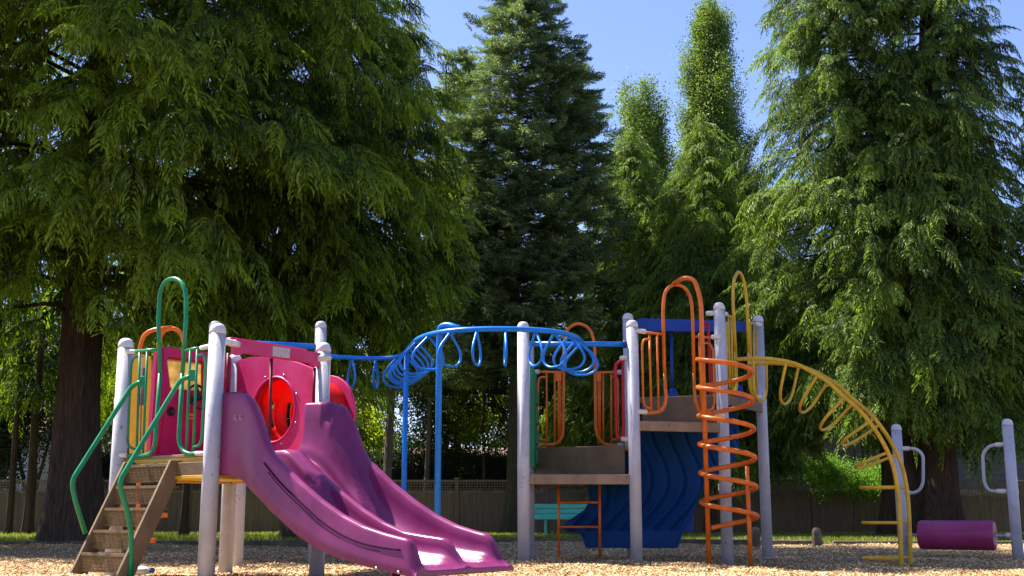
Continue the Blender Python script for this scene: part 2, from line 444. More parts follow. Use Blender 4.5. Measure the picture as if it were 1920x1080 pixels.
    for a in [2*math.pi*(k+.5)/8 for k in range(8)]:
        MB().lathe([(.010, 0), (.010, .006), (.004, .009)], cc+ut*(rr+.035)*math.cos(a)+Vector((0, 0, (rr+.035)*math.sin(a)))-nT*.025, -nT, 10).build('bolt', 'bolt', tp)
    # ---- pink sit-down beam across the slide head
    Bm = lambda x, y: onpl(x, y, P['P2'], P['P3'])
    zt = .5*(Bm(440, 637).z+Bm(595, 661).z); zb = .5*(Bm(440, 661).z+Bm(595, 687).z)+.012
    l0 = (Bm(437, 650)-P['P2']).dot(bh); l1 = (Bm(598, 670)-P['P2']).dot(bh)
    bq = lambda l, z, o=0.: Vector((P['P2'].x, P['P2'].y, 0))+bh*l+nh*o+Vector((0, 0, z))
    beam = MB().prism([fillet([bq(l0, zb-.022), bq(l0, zt), bq(l1, zt), bq(l1, zb-.022), bq(l1-.07, zb-.022), bq(l1-.10, zb), bq(l0+.10, zb), bq(l0+.07, zb-.022)], .02)], nh, .05).build('head_beam', 'pink', T, .012, 3)
    beam['label'] = 'sun faded pink beam over the slide'
    MB().prism([fillet([bq(l0-.03, zt-.02, -.055), bq(l0, zt+.022, -.055), bq(l1-.12, zt+.022, -.055), bq(l1-.08, zt-.02, -.055)], .02)], nh, .05).build('beam_ridge', 'pink', beam, .012, 3)
    lm = (Bm(523, 660)-P['P2']).dot(bh); zm = (zt+zb)/2
    MB().box(bq(lm, zm, .027), bh*.10, nh*.003, Vector((0, 0, .042))).build('sticker', 'plate', beam, .01)
    clamp(T, Bm(445, 647)+nh*.02, Bm(416, 640)+nh*.02, .027); clamp(T, Bm(590, 673)+nh*.03, Bm(611, 672)+nh*.055, .027)
    for x0, y0, x1, y1 in ((509, 672, 504, 862), (428, 662, 426, 740), (590, 690, 588, 756)):
        MB().tube([Bm(x0, y0), Bm(x1, y1)], .0135, 10).build('barrier_bar', 'maroon', T)
    MB().tube([Bm(431, 700)-nh*.03, Bm(429, 870)-nh*.03], .010, 8).build('edge_strip', 'yellowp', T)
    # ---- warning sticker on the front post: a frame with lines of small print
    pc = P['P2']; b = MB()
    def strip(a0, a1, z, h):
        r_ = .0645; vs = []; k = 8
        for i in range(k+1):
            a = a0+(a1-a0)*i/k
            for zz in (z-h, z+h): vs.append((pc.x+r_*math.cos(a), pc.y+r_*math.sin(a), zz))
        b.add(vs, [(2*i, 2*i+2, 2*i+3, 2*i+1) for i in range(k)])
    zc = onpl(404, 652, pc, pc+Vector((1, 0, 0))).z; A0, A1 = R(218), R(268)
    for zz in (zc+.054, zc-.054): strip(A0, A1, zz, .0014)
    for aa in (A0, A1): strip(aa-.01, aa+.01, zc, .054)
    for i, ln in enumerate((.95, .9, .8, .6, .85, .75, .7)): strip(A0+.12, A0+.12+(A1-A0-.22)*ln, zc+.042-i*.0135, .0022)
    b.build('warning_label', 'ink', T)
    # ---- double slide
    off = .03; WS = SL-.06
    tab_r = [(-.03, 1.452), (.20, 1.448), (.30, 1.425), (.345, 1.385), (.443, 1.235), (.536, 1.045), (.60, .965), (.708, .885), (.873, .765), (1.087, .632), (1.293, .525), (1.49, .448), (1.684, .400), (1.78, .382)]
    near_r = tab_r+[(1.90, .360), (1.925, .33), (2.0, .135)]
    far_r = tab_r+[(1.80, .368), (1.83, .34), (1.90, .21), (1.99, .13)]
    mid_r = [(-.03, .99), (.04, 1.02), (.30, 1.028), (.36, 1.005), (.567, .846), (.793, .70), (1.01, .571), (1.22, .47), (1.43, .400), (1.62, .376), (1.79, .358), (1.83, .33), (1.93, .205), (1.99, .160)]
    bed = [(-.03, .985), (.12, .965), (.25, .90), (.45, .735), (.7, .545), (.9, .412), (1.1, .318), (1.3, .258), (1.5, .218), (1.7, .197), (1.9, .185), (1.99, .150)]
    low = [(-.03, .825), (.15, .815), (.328, .763), (.5, .656), (.672, .528), (.89, .407), (1.1, .309), (1.3, .236), (1.5, .186), (1.78, .140), (2.0, .108)]
    def prep(tab):
        ts = np.linspace(-.03, 2.0, 300); v = np.array([lerp(tab, t) for t in ts])
        k = np.exp(-np.linspace(-2, 2, 7)**2); k /= k.sum()
        vp = np.concatenate([np.full(3, v[0]), v, np.full(3, v[-1])]); v2 = np.convolve(vp, k, 'valid')
        return lambda t: float(np.interp(t, ts, v2))
    fn, ff, fm, fb_, fl_ = map(prep, (near_r, far_r, mid_r, bed, low))
    def sec(t):
        zn, zf, zm_, zb_, zl = fn(t), ff(t), fm(t), fb_(t), fl_(t)
        zl = min(zl, zb_-.03); pts = []
        zn = max(zn, zb_+.004); zf = max(zf, zb_+.004); zm_ = max(zm_, zb_+.002)
        def wall(z, top): return z
        fl_o = .045*sstep((t-.22)/.25)-.012
        for q in (0, .02, .35, .7, .9): pts.append((-fl_o*(1-q)+(0 if q > 0 else .004), zl+(zn-.04-zl)*q))
        e = min(.03, (zn-zl)*.3)
        pts += [(.0, zn-e), (.006, zn-e*.45), (.018, zn-e*.1), (.034, zn), (.052, zn-e*.1), (.066, zn-e*.5)]
        def lane(v0, v1, za, zc_):
            n = 26; res = []
            for i in range(n+1):
                a = -math.pi/2+math.pi*i/n
                u = math.copysign(abs(math.sin(a))**.62, a); hgt = 1-abs(math.cos(a))**.62
                top_ = za if u < 0 else zc_
                z = zb_+(top_-zb_)*hgt
                v = (v0+v1)/2+u*(v1-v0)/2
                if u > 0:
                    ts = .19+(1.42-z)*.62
                    v -= .11*(1-sstep((t-ts)/.05))*min(1, u*1.3)**1.5
                else: v += .02*(1-sstep((t-.3)/.3))*abs(u)
                res.append((v, z))
            return res
        m0 = WS/2-.032; m1 = WS/2+.032; e2_ = min(.02, (zm_-zb_)*.4)
        s0 =   .11*(1-sstep((t-(.19+(1.42-zm_)*.62))/.05))
        pts += lane(.074, m0, zn-e, zm_-e2_)
        pts += [(m0+.010-s0*.8, zm_-e2_*.3), (WS/2-s0*.5, zm_), (m1-.010, zm_-e2_*.3)]
        s1 =   .11*(1-sstep((t-(.19+(1.42-zf)*.62))/.05))
        ef = min(.03, (zf-zl)*.3)
        pts += lane(m1, WS-.074, zm_-e2_, zf-ef)
        pts += [(WS-.066-s1, zf-ef*.5), (WS-.052-s1*.8, zf-ef*.1), (WS-.034-s1*.4, zf), (WS-.018, zf-ef*.1), (WS-.006, zf-ef*.45), (WS, zf-ef)]
        for q in (.9, .7, .35, .02, 0): pts.append((WS if q > 0 else WS-.004, zl+(zf-.04-zl)*q))
        for q in (.75, .5, .25): pts.append((WS*q, zl))
        return pts
    ts = list(np.linspace(.0, 1.975, 92))
    O = Vector((P['P2'].x, P['P2'].y, 0))
    b = MB(); secs = [[O+nh*t+bh*(off+v)+Vector((0, 0, z)) for v, z in sec(t)] for t in ts]
    # rounded exit lip
    last = sec(1.975); ctr = sum(z for v, z in last)/len(last)
    for dt, f_ in ((.012, .93), (.018, .72), (.020, .4)):
        secs.append([O+nh*(1.975+dt)+bh*(off+v)+Vector((0, 0, .125+(z-.125)*f_)) for v, z in last])
    m_ = len(secs[0]); vs = [p for s_ in secs for p in s_]
    fs = [(i*m_+j, i*m_+(j+1) % m_, (i+1)*m_+(j+1) % m_, (i+1)*m_+j) for i in range(len(secs)-1) for j in range(m_)]
    b.add(vs, fs, True); b.add(secs[-1], [tuple(range(m_))]); b.add(secs[0], [tuple(range(m_))[::-1]])
    sl = b.build('slide', 'purple', T); sl['label'] = 'purple plastic double slide'
    N_ = lambda x, y: onpl(x, y, O+bh*(off-.001), O+bh*(off-.001)+nh)
    gp = catmull([N_(497, 868), N_(530, 908), N_(574, 950), N_(605, 978), N_(640, 1001), N_(676, 1017), N_(715, 1026), N_(752, 1031)], 6)
    gp = [p_-bh*.012 for p_ in gp]
    MB().tube(gp, .006, 8).build('groove', 'purpled', sl)
    MB().tube([p-Vector((0, 0, .028)) for p in gp[2:-6]], .003, 6).build('groove', 'purpled', sl)
    lg = MB()                                        # worn moulded maker's mark: two rows of small print
    for (x0, x1, y0, y1) in ((438, 445, 777, 784), (447, 455, 777, 784), (439, 446, 786, 788), (447.5, 455, 786, 788)):
        q_ = [N_(x0, y1), N_(x1, y1), N_(x1, y0), N_(x0, y0)]
        if y1-y0 > 4:
            cx = sum(q_, Vector())/4
            ring = [cx+nh*.014*math.cos(a)+Vector((0, 0, .011*math.sin(a)))-bh*.002 for a in [2*math.pi*k/14 for k in range(14)]]
            lg.tube(ring, .0028, 6, closed=True); lg.tube([cx-nh*.016-Vector((0, 0, .012))-bh*.002, cx+nh*.016-Vector((0, 0, .012))-bh*.002], .0028, 6)
        else: lg.box(sum(q_, Vector())/4-bh*.001, nh*.014, bh*.0015, (0, 0, .0035))
    lg.build('mark', 'logo', sl)
    for x, y in ((711, 1065), (753, 1073)): MB().lathe([(.011, 0), (.011, .006), (.004, .009)], N_(x, y)-bh*.03, -bh, 10).build('bolt', 'bolt', sl)
    for t_ in (1.02, 1.07, 1.12): MB().box(O+nh*(t_)+bh*(off+.33)+Vector((0, 0, fb_(t_)+.008)), nh*.012, bh*.004, (0, 0, .004)).build('rib', 'pink', sl)
    p = N_(690, 1072); p.z = 0
    MB().tube([Vector((p.x, p.y, -.2))+bh*.25, Vector((p.x, p.y, .16))+bh*.25+nh*.05], .028, 12).build('slide_leg', 'maroon', T)
    # ---- second deck behind, its blue rail and orange arches
    D = Vector((-2.7, 13.9, 0))
    q = [Vector((P['P6'].x, P['P6'].y, .93)), Vector((P['P4'].x, P['P4'].y, .93)), Vector((-2.25, 14.1, .93)), Vector((-3.35, 13.75, .93))]
    MB().prism([q], (0, 0, 1), .06).build('rear_deck', 'deckgrey', T)
    z_ = at(560, 647, 12.85).z
    MB().tube([Vector((P['P6'].x, P['P6'].y, z_)), Vector((P['P4'].x, P['P4'].y, z_))], .036, 12).build('blue_rail', 'blue', T)
    Y_ = lambda x, y: at(x, y, 12.3)
    tubes(T, 'arch_climber', 'orange', [
        fillet([Y_(258, 1060), Y_(262, 700), Y_(262, 652), Y_(270, 628), Y_(285, 619), Y_(322, 614)], .12),
        fillet([Y_(296, 860), Y_(298, 640), Y_(304, 622), Y_(322, 614), Y_(338, 622), Y_(346, 640), Y_(344, 860)], .12),
        seg(Y_(258, 968), Y_(314, 966)), seg(Y_(262, 1014), Y_(292, 1013))], .024, 10)
    return T
left_tower()

# ================================================================== OVERHEAD RING LADDER
def overhead():
    T = thing('overhead_ladder', 'blue curved overhead ladder of teardrop rings joining the two play towers', 'climbing frame')
    ZR = 2.33
    cp = [atz(x, y, ZR) for x, y in ((606, 667.5), (660, 671), (705, 672), (740, 670), (756, 664), (768, 652), (781, 638), (800, 629), (830, 622.5), (870, 618.5), (920, 617), (975, 617.5), (1020, 620), (1056, 625), (1080, 633), (1089, 640), (1093, 645))]
    path = catmull(cp, 8)
    MB().tube(path, .027, 14).build('rail', 'blue', T)
    L = [0]
    for a, b in zip(path, path[1:]): L.append(L[-1]+(b-a).length)
    def at_len(s):
        for i in range(len(path)-1):
            if L[i+1] >= s:
                k = (s-L[i])/max(1e-6, L[i+1]-L[i]); return path[i].lerp(path[i+1], k), (path[i+1]-path[i]).normalized()
        return path[-1], (path[-1]-path[-2]).normalized()
    ring = [(0, -.015), (.072, -.09), (.142, -.165), (.174, -.240), (.148, -.310), (.075, -.350), (0, -.357), (-.075, -.350), (-.148, -.310), (-.174, -.240), (-.142, -.165), (-.072, -.09)]
    proj = lambda p: 960+F*p.x/(p.y*ct+(p.z-CH)*st)
    for tx in (659, 704, 742, 757, 762, 768, 774, 781, 803, 843, 892, 950, 1006, 1040, 1068, 1082, 1090):      # spacing surveyed along the rail
        s = min((abs(proj(path[k])-tx), L[k]) for k in range(len(path)))[1]
        p, t = at_len(s); sd = Vector((t.y, -t.x, 0)).normalized()
        pts = catmull([p+sd*a+Vector((0, 0, z)) for a, z in [ring[0]]+ring[1:]+[ring[0]]], 5)
        MB().tube(pts, .0135, 8).build('ring', 'blue', T)
    # straight rail on the right tower side
    a = Vector((P['B1'].x, P['B1'].y+.02, ZR)); b = Vector((P['B2'].x, P['B2'].y+.02, ZR))
    MB().tube([a, b], .029, 14).build('cross_rail', 'blue', T)
    MB().lathe([(.045, 0), (.045, .035)], b-Vector((.10, 0, 0)), (1, 0, 0), 16).build('collar', 'bluep', T)
    # two support poles
    a = atz(868, 619, ZR); q = atz(822, 624, ZR)
    p2 = Vector((at(822, 800, q.y).x, q.y, 0))
    MB().tube(fillet([Vector((p2.x, p2.y, -.2)), Vector((p2.x, p2.y, ZR+.06)), Vector((p2.x, p2.y, ZR+.06)).lerp(a, .35)+Vector((0, 0, .035)), a], .16, 10), .032, 14).build('pole', 'blue', T)
    w = atz(762, 657, ZR)
    MB().tube([Vector((w.x, w.y, -.2)), Vector((w.x, w.y, ZR-.01))], .030, 14).build('pole', 'blue', T)
overhead()

# ================================================================== RIGHT PLAY TOWER
def right_tower():
    T = thing('play_tower', 'right play tower with navy ship hull, orange spiral climber and yellow loop arch climber', 'play tower')
    for k in ('B1', 'B2', 'B3', 'B4', 'B2b', 'B1b'): post(T, k)
    g0 = lambda k, z=0.: Vector((P[k].x, P[k].y, z))
    def deck(poly, z, skirts, nm='deck'):
        d = MB().prism([[Vector((p.x, p.y, z-.015)) for p in poly]], (0, 0, 1), .03).build(nm, 'deckskin', T, .004)
        MB().prism([[Vector((p.x, p.y, z-.045)) for p in poly]], (0, 0, 1), .028).build('deck_plate', 'deckgrey', d)
        for a, b, m, h in skirts:
            u = (b-a); u.z = 0; L = u.length; u.normalize(); n = Vector((u.y, -u.x, 0)); c = (a+b)/2; c.z = z-h/2-.002
            MB().box(c+n*.012, u*(L/2-.055), n*.018, Vector((0, 0, h/2))).build('deck_skirt', m, d, .008)
        return d
    # low deck and the raised half behind it
    zl = .94; zl2 = 1.27
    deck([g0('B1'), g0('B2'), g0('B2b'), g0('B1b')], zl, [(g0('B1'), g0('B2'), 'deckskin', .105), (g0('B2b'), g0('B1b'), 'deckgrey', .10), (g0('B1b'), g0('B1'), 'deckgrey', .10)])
    a = at(998, 845, 13.55); b = at(1180, 838, 12.95)
    a.z = b.z = 0
    deck([a, b, g0('B2b'), g0('B1b')], zl2, [(a, b, 'deckgrey', .31)], 'raised_deck')
    # high deck and the raised half behind it
    zh = 1.505; zh2 = 1.83
    deck([g0('B2'), g0('B3'), g0('B3')+Vector((-.02, .35, 0)), g0('B2')+Vector((.05, 1.0, 0))], zh, [(g0('B2'), g0('B3'), 'deckskin', .105)])
    a = at(1196, 752, 13.35); b = at(1350, 745, 13.05); a.z = b.z = 0
    deck([a, b, g0('B3')+Vector((.03, .05, 0)), g0('B4'), g0('B2b')], zh2, [(a, b, 'deckgrey', .31), (g0('B3'), g0('B4'), 'deckgrey', .115)], 'raised_deck')
    # ---- orange ladder below the low deck
    Y_ = lambda x, y: at(x, y, 13.4)
    ld = thing('ladder', None, None); ld.parent = T
    tubes(ld, 'stile', 'orange', [[Y_(1047, 898), Y_(1048, 1045)], [Y_(1124, 898), Y_(1125, 1048)]], .016, 10)
    for y in (942, 988): MB().tube([Y_(1047, y), Y_(1125, y)], .013, 10).build('rung', 'orange', ld)
    # ---- rear orange gate on the low tower
    Gr = lambda x, y: onpl(x, y, P['B1b'], P['B2b'])
    g = tubes(T, 'gate', 'orange', [
        fillet([Gr(1057, 700), Gr(1057, 642), Gr(1062, 617), Gr(1085, 604), Gr(1108, 617), Gr(1115, 645), Gr(1116, 700)], .16),
        fillet([Gr(1057, 700), Gr(1055, 820), Gr(1042, 834), Gr(1008, 835)], .08),
        fillet([Gr(1116, 700), Gr(1117, 812), Gr(1132, 835), Gr(1162, 835)], .08)], .019, 12)
    tubes(g, 'top_rail', 'orange', [seg(Gr(1008, 697), Gr(1057, 698)), seg(Gr(1116, 698), Gr(1160, 698))], .014)
    for x in (1025, 1040, 1047, 1050, 1122, 1125, 1131, 1146): MB().tube([Gr(x, 699), Gr(x, 832)], .0115, 8).build('gate_bar', 'orange', g)
    MB().tube(fillet([Gr(1025, 707), Gr(1010, 707), Gr(1009, 724), Gr(1009, 812), Gr(1011, 824), Gr(1025, 825)], .05), .0115, 8).build('gate_bar', 'orange', g)
    MB().tube(fillet([Gr(1146, 706), Gr(1157, 706), Gr(1159, 722), Gr(1159, 812), Gr(1157, 824), Gr(1146, 825)], .05), .0115, 8).build('gate_bar', 'orange', g)
    for x in (1047, 1122): MB().box(Gr(x, 707), (.035, 0, 0), (0, .012, 0), (0, 0, .055)).build('gate_plate', 'orange', g, .008)
    for x0, y0, x1 in ((1012, 697, 998), (1012, 835, 998), (1157, 698, 1168), (1157, 835, 1170)): clamp(T, Gr(x0, y0), Gr(x1, y0), .028, 'clampd')
    # ---- crimson handhold loops
    A = P['B2']; B = P['B2b']
    Rd = lambda x, y: at(x, y, 12.95)
    for pts, nm in (([Rd(1168, 676), Rd(1157, 682), Rd(1154, 696), Rd(1156, 806), Rd(1160, 820), Rd(1168, 823), Rd(1169, 812), Rd(1168, 690)], 'handhold'),
                    ([at(1322, 606, 13.2), at(1315, 612, 13.2), at(1314, 622, 13.2), at(1319, 740, 13.2), at(1330, 746, 13.2), at(1333, 735, 13.2), at(1328, 618, 13.2), at(1326, 608, 13.2)], 'handhold')):
        MB().tube(catmull(pts, 5, True), .018, 10, closed=True).build(nm, 'red', T)
    clamp(T, Rd(1162, 672), Rd(1178, 672), .028); clamp(T, Rd(1164, 823), Rd(1180, 824), .028)
    clamp(T, at(1324, 588, 12.95), at(1344, 587, 12.9), .028)
    # ---- green climbing panel between the two left posts
    u = (P['B1b']-P['B1']); u.z = 0; Lh = u.length; u.normalize(); O = g0('B1')+Vector((.085, 0, 0))
    zz = lambda y: at(1000, y, 13.4).z
    zb_, ztp = zz(880), zz(722)
    prof = [(Lh-.12, zb_), (Lh-.12, ztp+.02)]
    for i in range(6):
        z = ztp+.02-(ztp-zb_)*0*i; l = Lh-.12-.16*i
        prof += [(l-.02, ztp+.10*((i % 2)*1.0)+.03), (l-.13, ztp+.10*((i % 2)*1.0)+.03)]
    prof += [(Lh-1.12, zb_)]
    MB().prism([[O+u*l+Vector((0, 0, z)) for l, z in prof]], Vector((u.y, -u.x, 0)), .04).build('climbing_panel', 'greenp', T, .008)
    for i in range(4):
        gm = MB(); z = zb_+.06+i*(ztp-zb_)/4.2
        gm.box(O+u*(Lh-.35)+Vector((.028, 0, z+.07)), u*.17, Vector((.014, 0, 0)), (0, 0, .085))
        gm.build('hand_block', 'greenp', T, .012)
    MB().tube([at(1003, 735, 13.5), at(1003, 888, 13.5)], .012, 8).build('support_bar', 'greenp', T)
    # ---- orange gate and spiral climber on the front of the high tower
    G = lambda x, y: onpl(x, y, P['B2'], P['B3'])
    g = tubes(T, 'gate', 'orange', [
        fillet([G(1246, 700), G(1243, 575), G(1247, 545), G(1263, 532), G(1285, 538), G(1296, 560), G(1299, 600), G(1301, 700)], .10),
        fillet([G(1246, 700), G(1249, 750), G(1243, 770), G(1228, 774), G(1210, 774)], .07),
        fillet([G(1301, 700), G(1303, 752), G(1312, 774), G(1330, 780), G(1342, 780)], .07)], .019, 12)
    tubes(g, 'top_rail', 'orange', [seg(G(1208, 623), G(1244, 627)), seg(G(1299, 631), G(1338, 633))], .014)
    for x0, x1 in ((1218, 1221), (1232, 1235), (1311, 1314)): MB().tube([G(x0, 625), G(x1, 772)], .0125, 8).build('gate_bar', 'orange', g)
    MB().tube(fillet([G(1218, 636), G(1207, 636), G(1204, 648), G(1206, 752), G(1210, 764), G(1221, 766)], .05), .0125, 8).build('gate_bar', 'orange', g)
    MB().tube(fillet([G(1311, 644), G(1330, 643), G(1337, 655), G(1340, 755), G(1337, 768), G(1314, 770)], .05), .0125, 8).build('gate_bar', 'orange', g)
    for a, b in (((1210, 623), (1190, 621)), ((1212, 773), (1193, 772)), ((1333, 633), (1352, 632)), ((1338, 779), (1358, 779))):
        clamp(T, G(*a)+Vector((0, -.03, 0)), G(*b)+Vector((0, -.05, 0)), .026)
    # spiral
    SP = thing('spiral_climber', None, None); SP.parent = T
    cx = at(1362, 800, 12.42).x; cy = 12.42; rad = .285
    zT = at(1309, 674, cy).z+.0; zB = at(1330, 990, cy).z
    turns = 5.86; n = 220; pts = []
    for i in range(n+1):
        k = i/n; a = math.pi+2*math.pi*turns*k
        pts.append(Vector((cx+rad*math.cos(a), cy+rad*math.sin(a), zT+(zB-zT)*k)))
    # the tail leads in to the pole
    e = pts[-1]; pts = pts[:-10]+[pts[-10].lerp(Vector((at(1327, 800, cy).x, cy+.02, zB)), k) for k in (0, .33, .66, 1)]
    MB().tube(pts, .0255, 14).build('helix', 'orange', SP)
    px_ = at(1322, 800, cy).x
    pole = [Vector((px_, cy+.02, -.2)), Vector((px_, cy+.02, at(1304, 560, cy).z)), at(1302, 524, cy+.05), at(1283, 520, 12.55), G(1263, 532)]
    MB().tube(fillet(pole, .12, 8), .025, 14).build('pole', 'orange', SP)
    a_ = at(1397, 880, cy-.05); MB().tube([Vector((a_.x+.02, a_.y, -.2)), Vector((a_.x+.02, a_.y, at(1397, 874, cy-.05).z))], .023, 12).build('pole', 'orange', SP)
    # ---- yellow gate
    G4 = lambda x, y: onpl(x, y, P['B3'], P['B4'])
    g = tubes(T, 'gate', 'yellow', [
        fillet([G4(1379, 660), G4(1374, 560), G4(1375, 525), G4(1385, 507), G4(1394, 522), G4(1400, 560), G4(1404, 660)], .22),
        fillet([G4(1379, 660), G4(1381, 725), G4(1377, 737), G4(1368, 733)], .09),
        fillet([G4(1404, 660), G4(1405, 718), G4(1409, 740), G4(1418, 745)], .12)], .019, 12)
    tubes(g, 'top_rail', 'yellow', [seg(G4(1361, 590), G4(1377, 597)), seg(G4(1402, 604), G4(1418, 609))], .014)
    for x0, y0, x1, y1 in ((1366, 593, 1369, 728), (1371.5, 595, 1374, 732), (1362.5, 604, 1364, 725), (1407, 607, 1409, 738), (1412.5, 608, 1414, 741), (1418, 618, 1419, 738)):
        MB().tube([G4(x0, y0), G4(x1, y1)], .012, 8).build('gate_bar', 'yellow', g)
    clamp(T, G4(1362, 589), G4(1352, 587), .026); clamp(T, G4(1417, 609)+Vector((0, -.04, 0)), G4(1424, 610)+Vector((0, -.07, 0)), .026)
    clamp(T, G4(1417, 744)+Vector((0, -.04, 0)), G4(1426, 746)+Vector((0, -.07, 0)), .026)
    # ---- yellow loop arch climber
    AR = thing('arch_climber', None, None); AR.parent = T
    S1 = Vector((2.47, 13.16, 0)); S2 = Vector((4.085, 12.5, 0)); d = (S2-S1).normalized()
    e = (P['B4']-P['B3']); e.z = 0; e.normalize(); e = e*.47
    pr = []
    for x, y in ((1379, 674), (1415, 672), (1451, 674), (1490, 682), (1522, 697), (1552, 716), (1579, 741), (1618, 776), (1651, 822), (1673, 869), (1684, 926), (1688, 990), (1690, 1054)):
        q = onpl(x, y, S1, S1+d); pr.append(((q-S1).dot(d), q.z))
    near = catmull([S1+d*t+Vector((0, 0, z)) for t, z in pr], 6); near.append(near[-1]-Vector((0, 0, .2)))
    far = [p+e for p in near]
    MB().tube(near, .023, 14).build('arch_rail', 'yellow', AR); MB().tube(far, .023, 14).build('arch_rail', 'yellow', AR)
    L = [0]
    for a, b in zip(near, near[1:]): L.append(L[-1]+(b-a).length)
    Lt = L[-1]-.2
    for i in range(9):
        s = .20+(Lt-.23)*i/8
        for j in range(len(near)-1):
            if L[j+1] >= s: break
        p = near[j].lerp(near[j+1], (s-L[j])/(L[j+1]-L[j])); t = (near[j+1]-near[j]).normalized()
        w = t.cross(e).normalized()
        if w.dot(Vector((-.3, .1, -1))) < 0: w = -w
        if i >= 6: w = (Vector((-d.x, -d.y, 0))).normalized()
        w = w*(.46 if i < 4 else .42)
        pts = [p, p+w*.45, p+w*.72+e*.03, p+w*.93+e*.2, p+w+e*.5, p+w*.93+e*.8, p+w*.72+e*.97, p+w*.45+e, p+e]
        MB().tube(catmull(pts, 5), .0165, 10).build('loop_rung', 'yellow', AR)
    # ---- blue canopy rail, mast and trim at the back
    Bk = lambda x, y: at(x, y, 13.95)
    MB().prism([fillet([Bk(1186, 622), Bk(1188, 602), Bk(1202, 598), Bk(1300, 601), Bk(1408, 604), Bk(1408, 622)], .03)], (0, -1, 0), .12).build('canopy_rail', 'bluep', T, .02, 3)
    mst = MB().tube([Bk(1258, 620), Bk(1261, 752)], .017, 10)
    mst.lathe([(.005, 0), (.05, .02), (.065, .08), (.06, .13), (.03, .17), (.012, .19)], Bk(1262, 757), (0, 0, 1), 18)
    mst.build('mast', 'bluep', T)
    for x0, x1, y0 in ((1184, 1205, 742), (1360, 1372, 742), (1378, 1402, 738)):
        MB().prism([fillet([Bk(x0, 765), Bk(x0, y0+6), Bk((x0+x1)/2, y0-2), Bk(x1, y0+6), Bk(x1, 765)], .03)], (0, -1, 0), .06).build('ship_trim', 'bluep', T, .01)
    for x0, y0 in ((1322, 733), (1385, 735)): MB().lathe([(.03, 0), (.055, .05), (.05, .11), (.01, .14)], Bk(x0, y0+8), (0, 0, 1), 16).build('ship_trim', 'bluep', T)
    # ---- ship hull panel
    Yh = 13.62
    lf = [(800, 1186), (846, 1186), (850, 1100), (905, 1100), (940, 1106), (958, 1094), (976, 1066), (990, 1055), (997, 1064), (1000, 1088), (1012, 1094), (1026, 1098)]
    rt = [(770, 1384), (782, 1382), (808, 1386), (840, 1384), (870, 1371), (892, 1340), (908, 1324), (930, 1312), (955, 1302), (975, 1293), (995, 1281), (1026, 1270)]
    NR, NC = 110, 170
    def relief(x, y):
        # wavy planks: edges lean and swell from the top to the keel
        c = 1188
        s = (x-c)
        k = (1026-y)/220
        bend = (46*math.sin(k*4.6-.6)+95*max(0, k-.25)**1.3*(1 if x > 1150 else -.3))
        ph = (s-bend)/31.0
        fr = ph-math.floor(ph)
        step = .075*(fr**1.3)*(1-sstep((fr-.86)/.14))-.022*math.exp(-((fr-.03)/.07)**2)
        if y > 994: step = .05*(.4+.3*((s/38)-math.floor(s/38)))+.02
        return step
    front = []
    for i in range(NR+1):
        y = 806+(1027-806)*i/NR; x0 = lerp(lf, y); x1 = lerp(rt, y); row = []
        for j in range(NC+1):
            k = j/NC; x = max(x0, min(x1, 1055+331*k)); p = at(x, y, Yh)
            ed = max(0, min(1, (x-x0)/7, (x1-x)/7)); row.append(p-Vector((0, (relief(x, y)*ed+.05*math.sin(math.pi*max(0, min(1, (x-1098)/285)))), 0)))
        front.append(row)
    b = MB(); b.sheet(front, True); back = [[Vector((p.x, Yh+.06, p.z)) for p in (row[0], row[-1])] for row in front]
    for side in (0, -1): b.sheet([[row[side], bk[0 if side == 0 else 1]] for row, bk in zip(front, back)], False)
    b.sheet(back, False); b.sheet([[front[0][j], Vector((front[0][j].x, Yh+.06, front[0][j].z))] for j in range(NC+1)], False); b.sheet([[front[-1][j], Vector((front[-1][j].x, Yh+.06, front[-1][j].z))] for j in range(NC+1)], False)
    hu = b.build('ship_hull', 'hull', T); hu['label'] = 'navy plastic ship hull panel with wavy plank grooves'
    Hs = lambda x, y: at(x, y, 13.95)
    MB().prism([[Hs(1330, 770), Hs(1383, 768), Hs(1381, 781), Hs(1386, 806), Hs(1384, 842), Hs(1370, 876), Hs(1335, 900), Hs(1300, 900)]], (0, -1, 0), .05).build('hull_side', 'hull', T, .01)
    MB().prism([[Hs(1284, 990), Hs(1290, 970), Hs(1297, 962), Hs(1300, 974), Hs(1299, 996), Hs(1286, 998)]], (0, -1, 0), .08).build('hull_foot', 'bluep', T, .01)
right_tower()

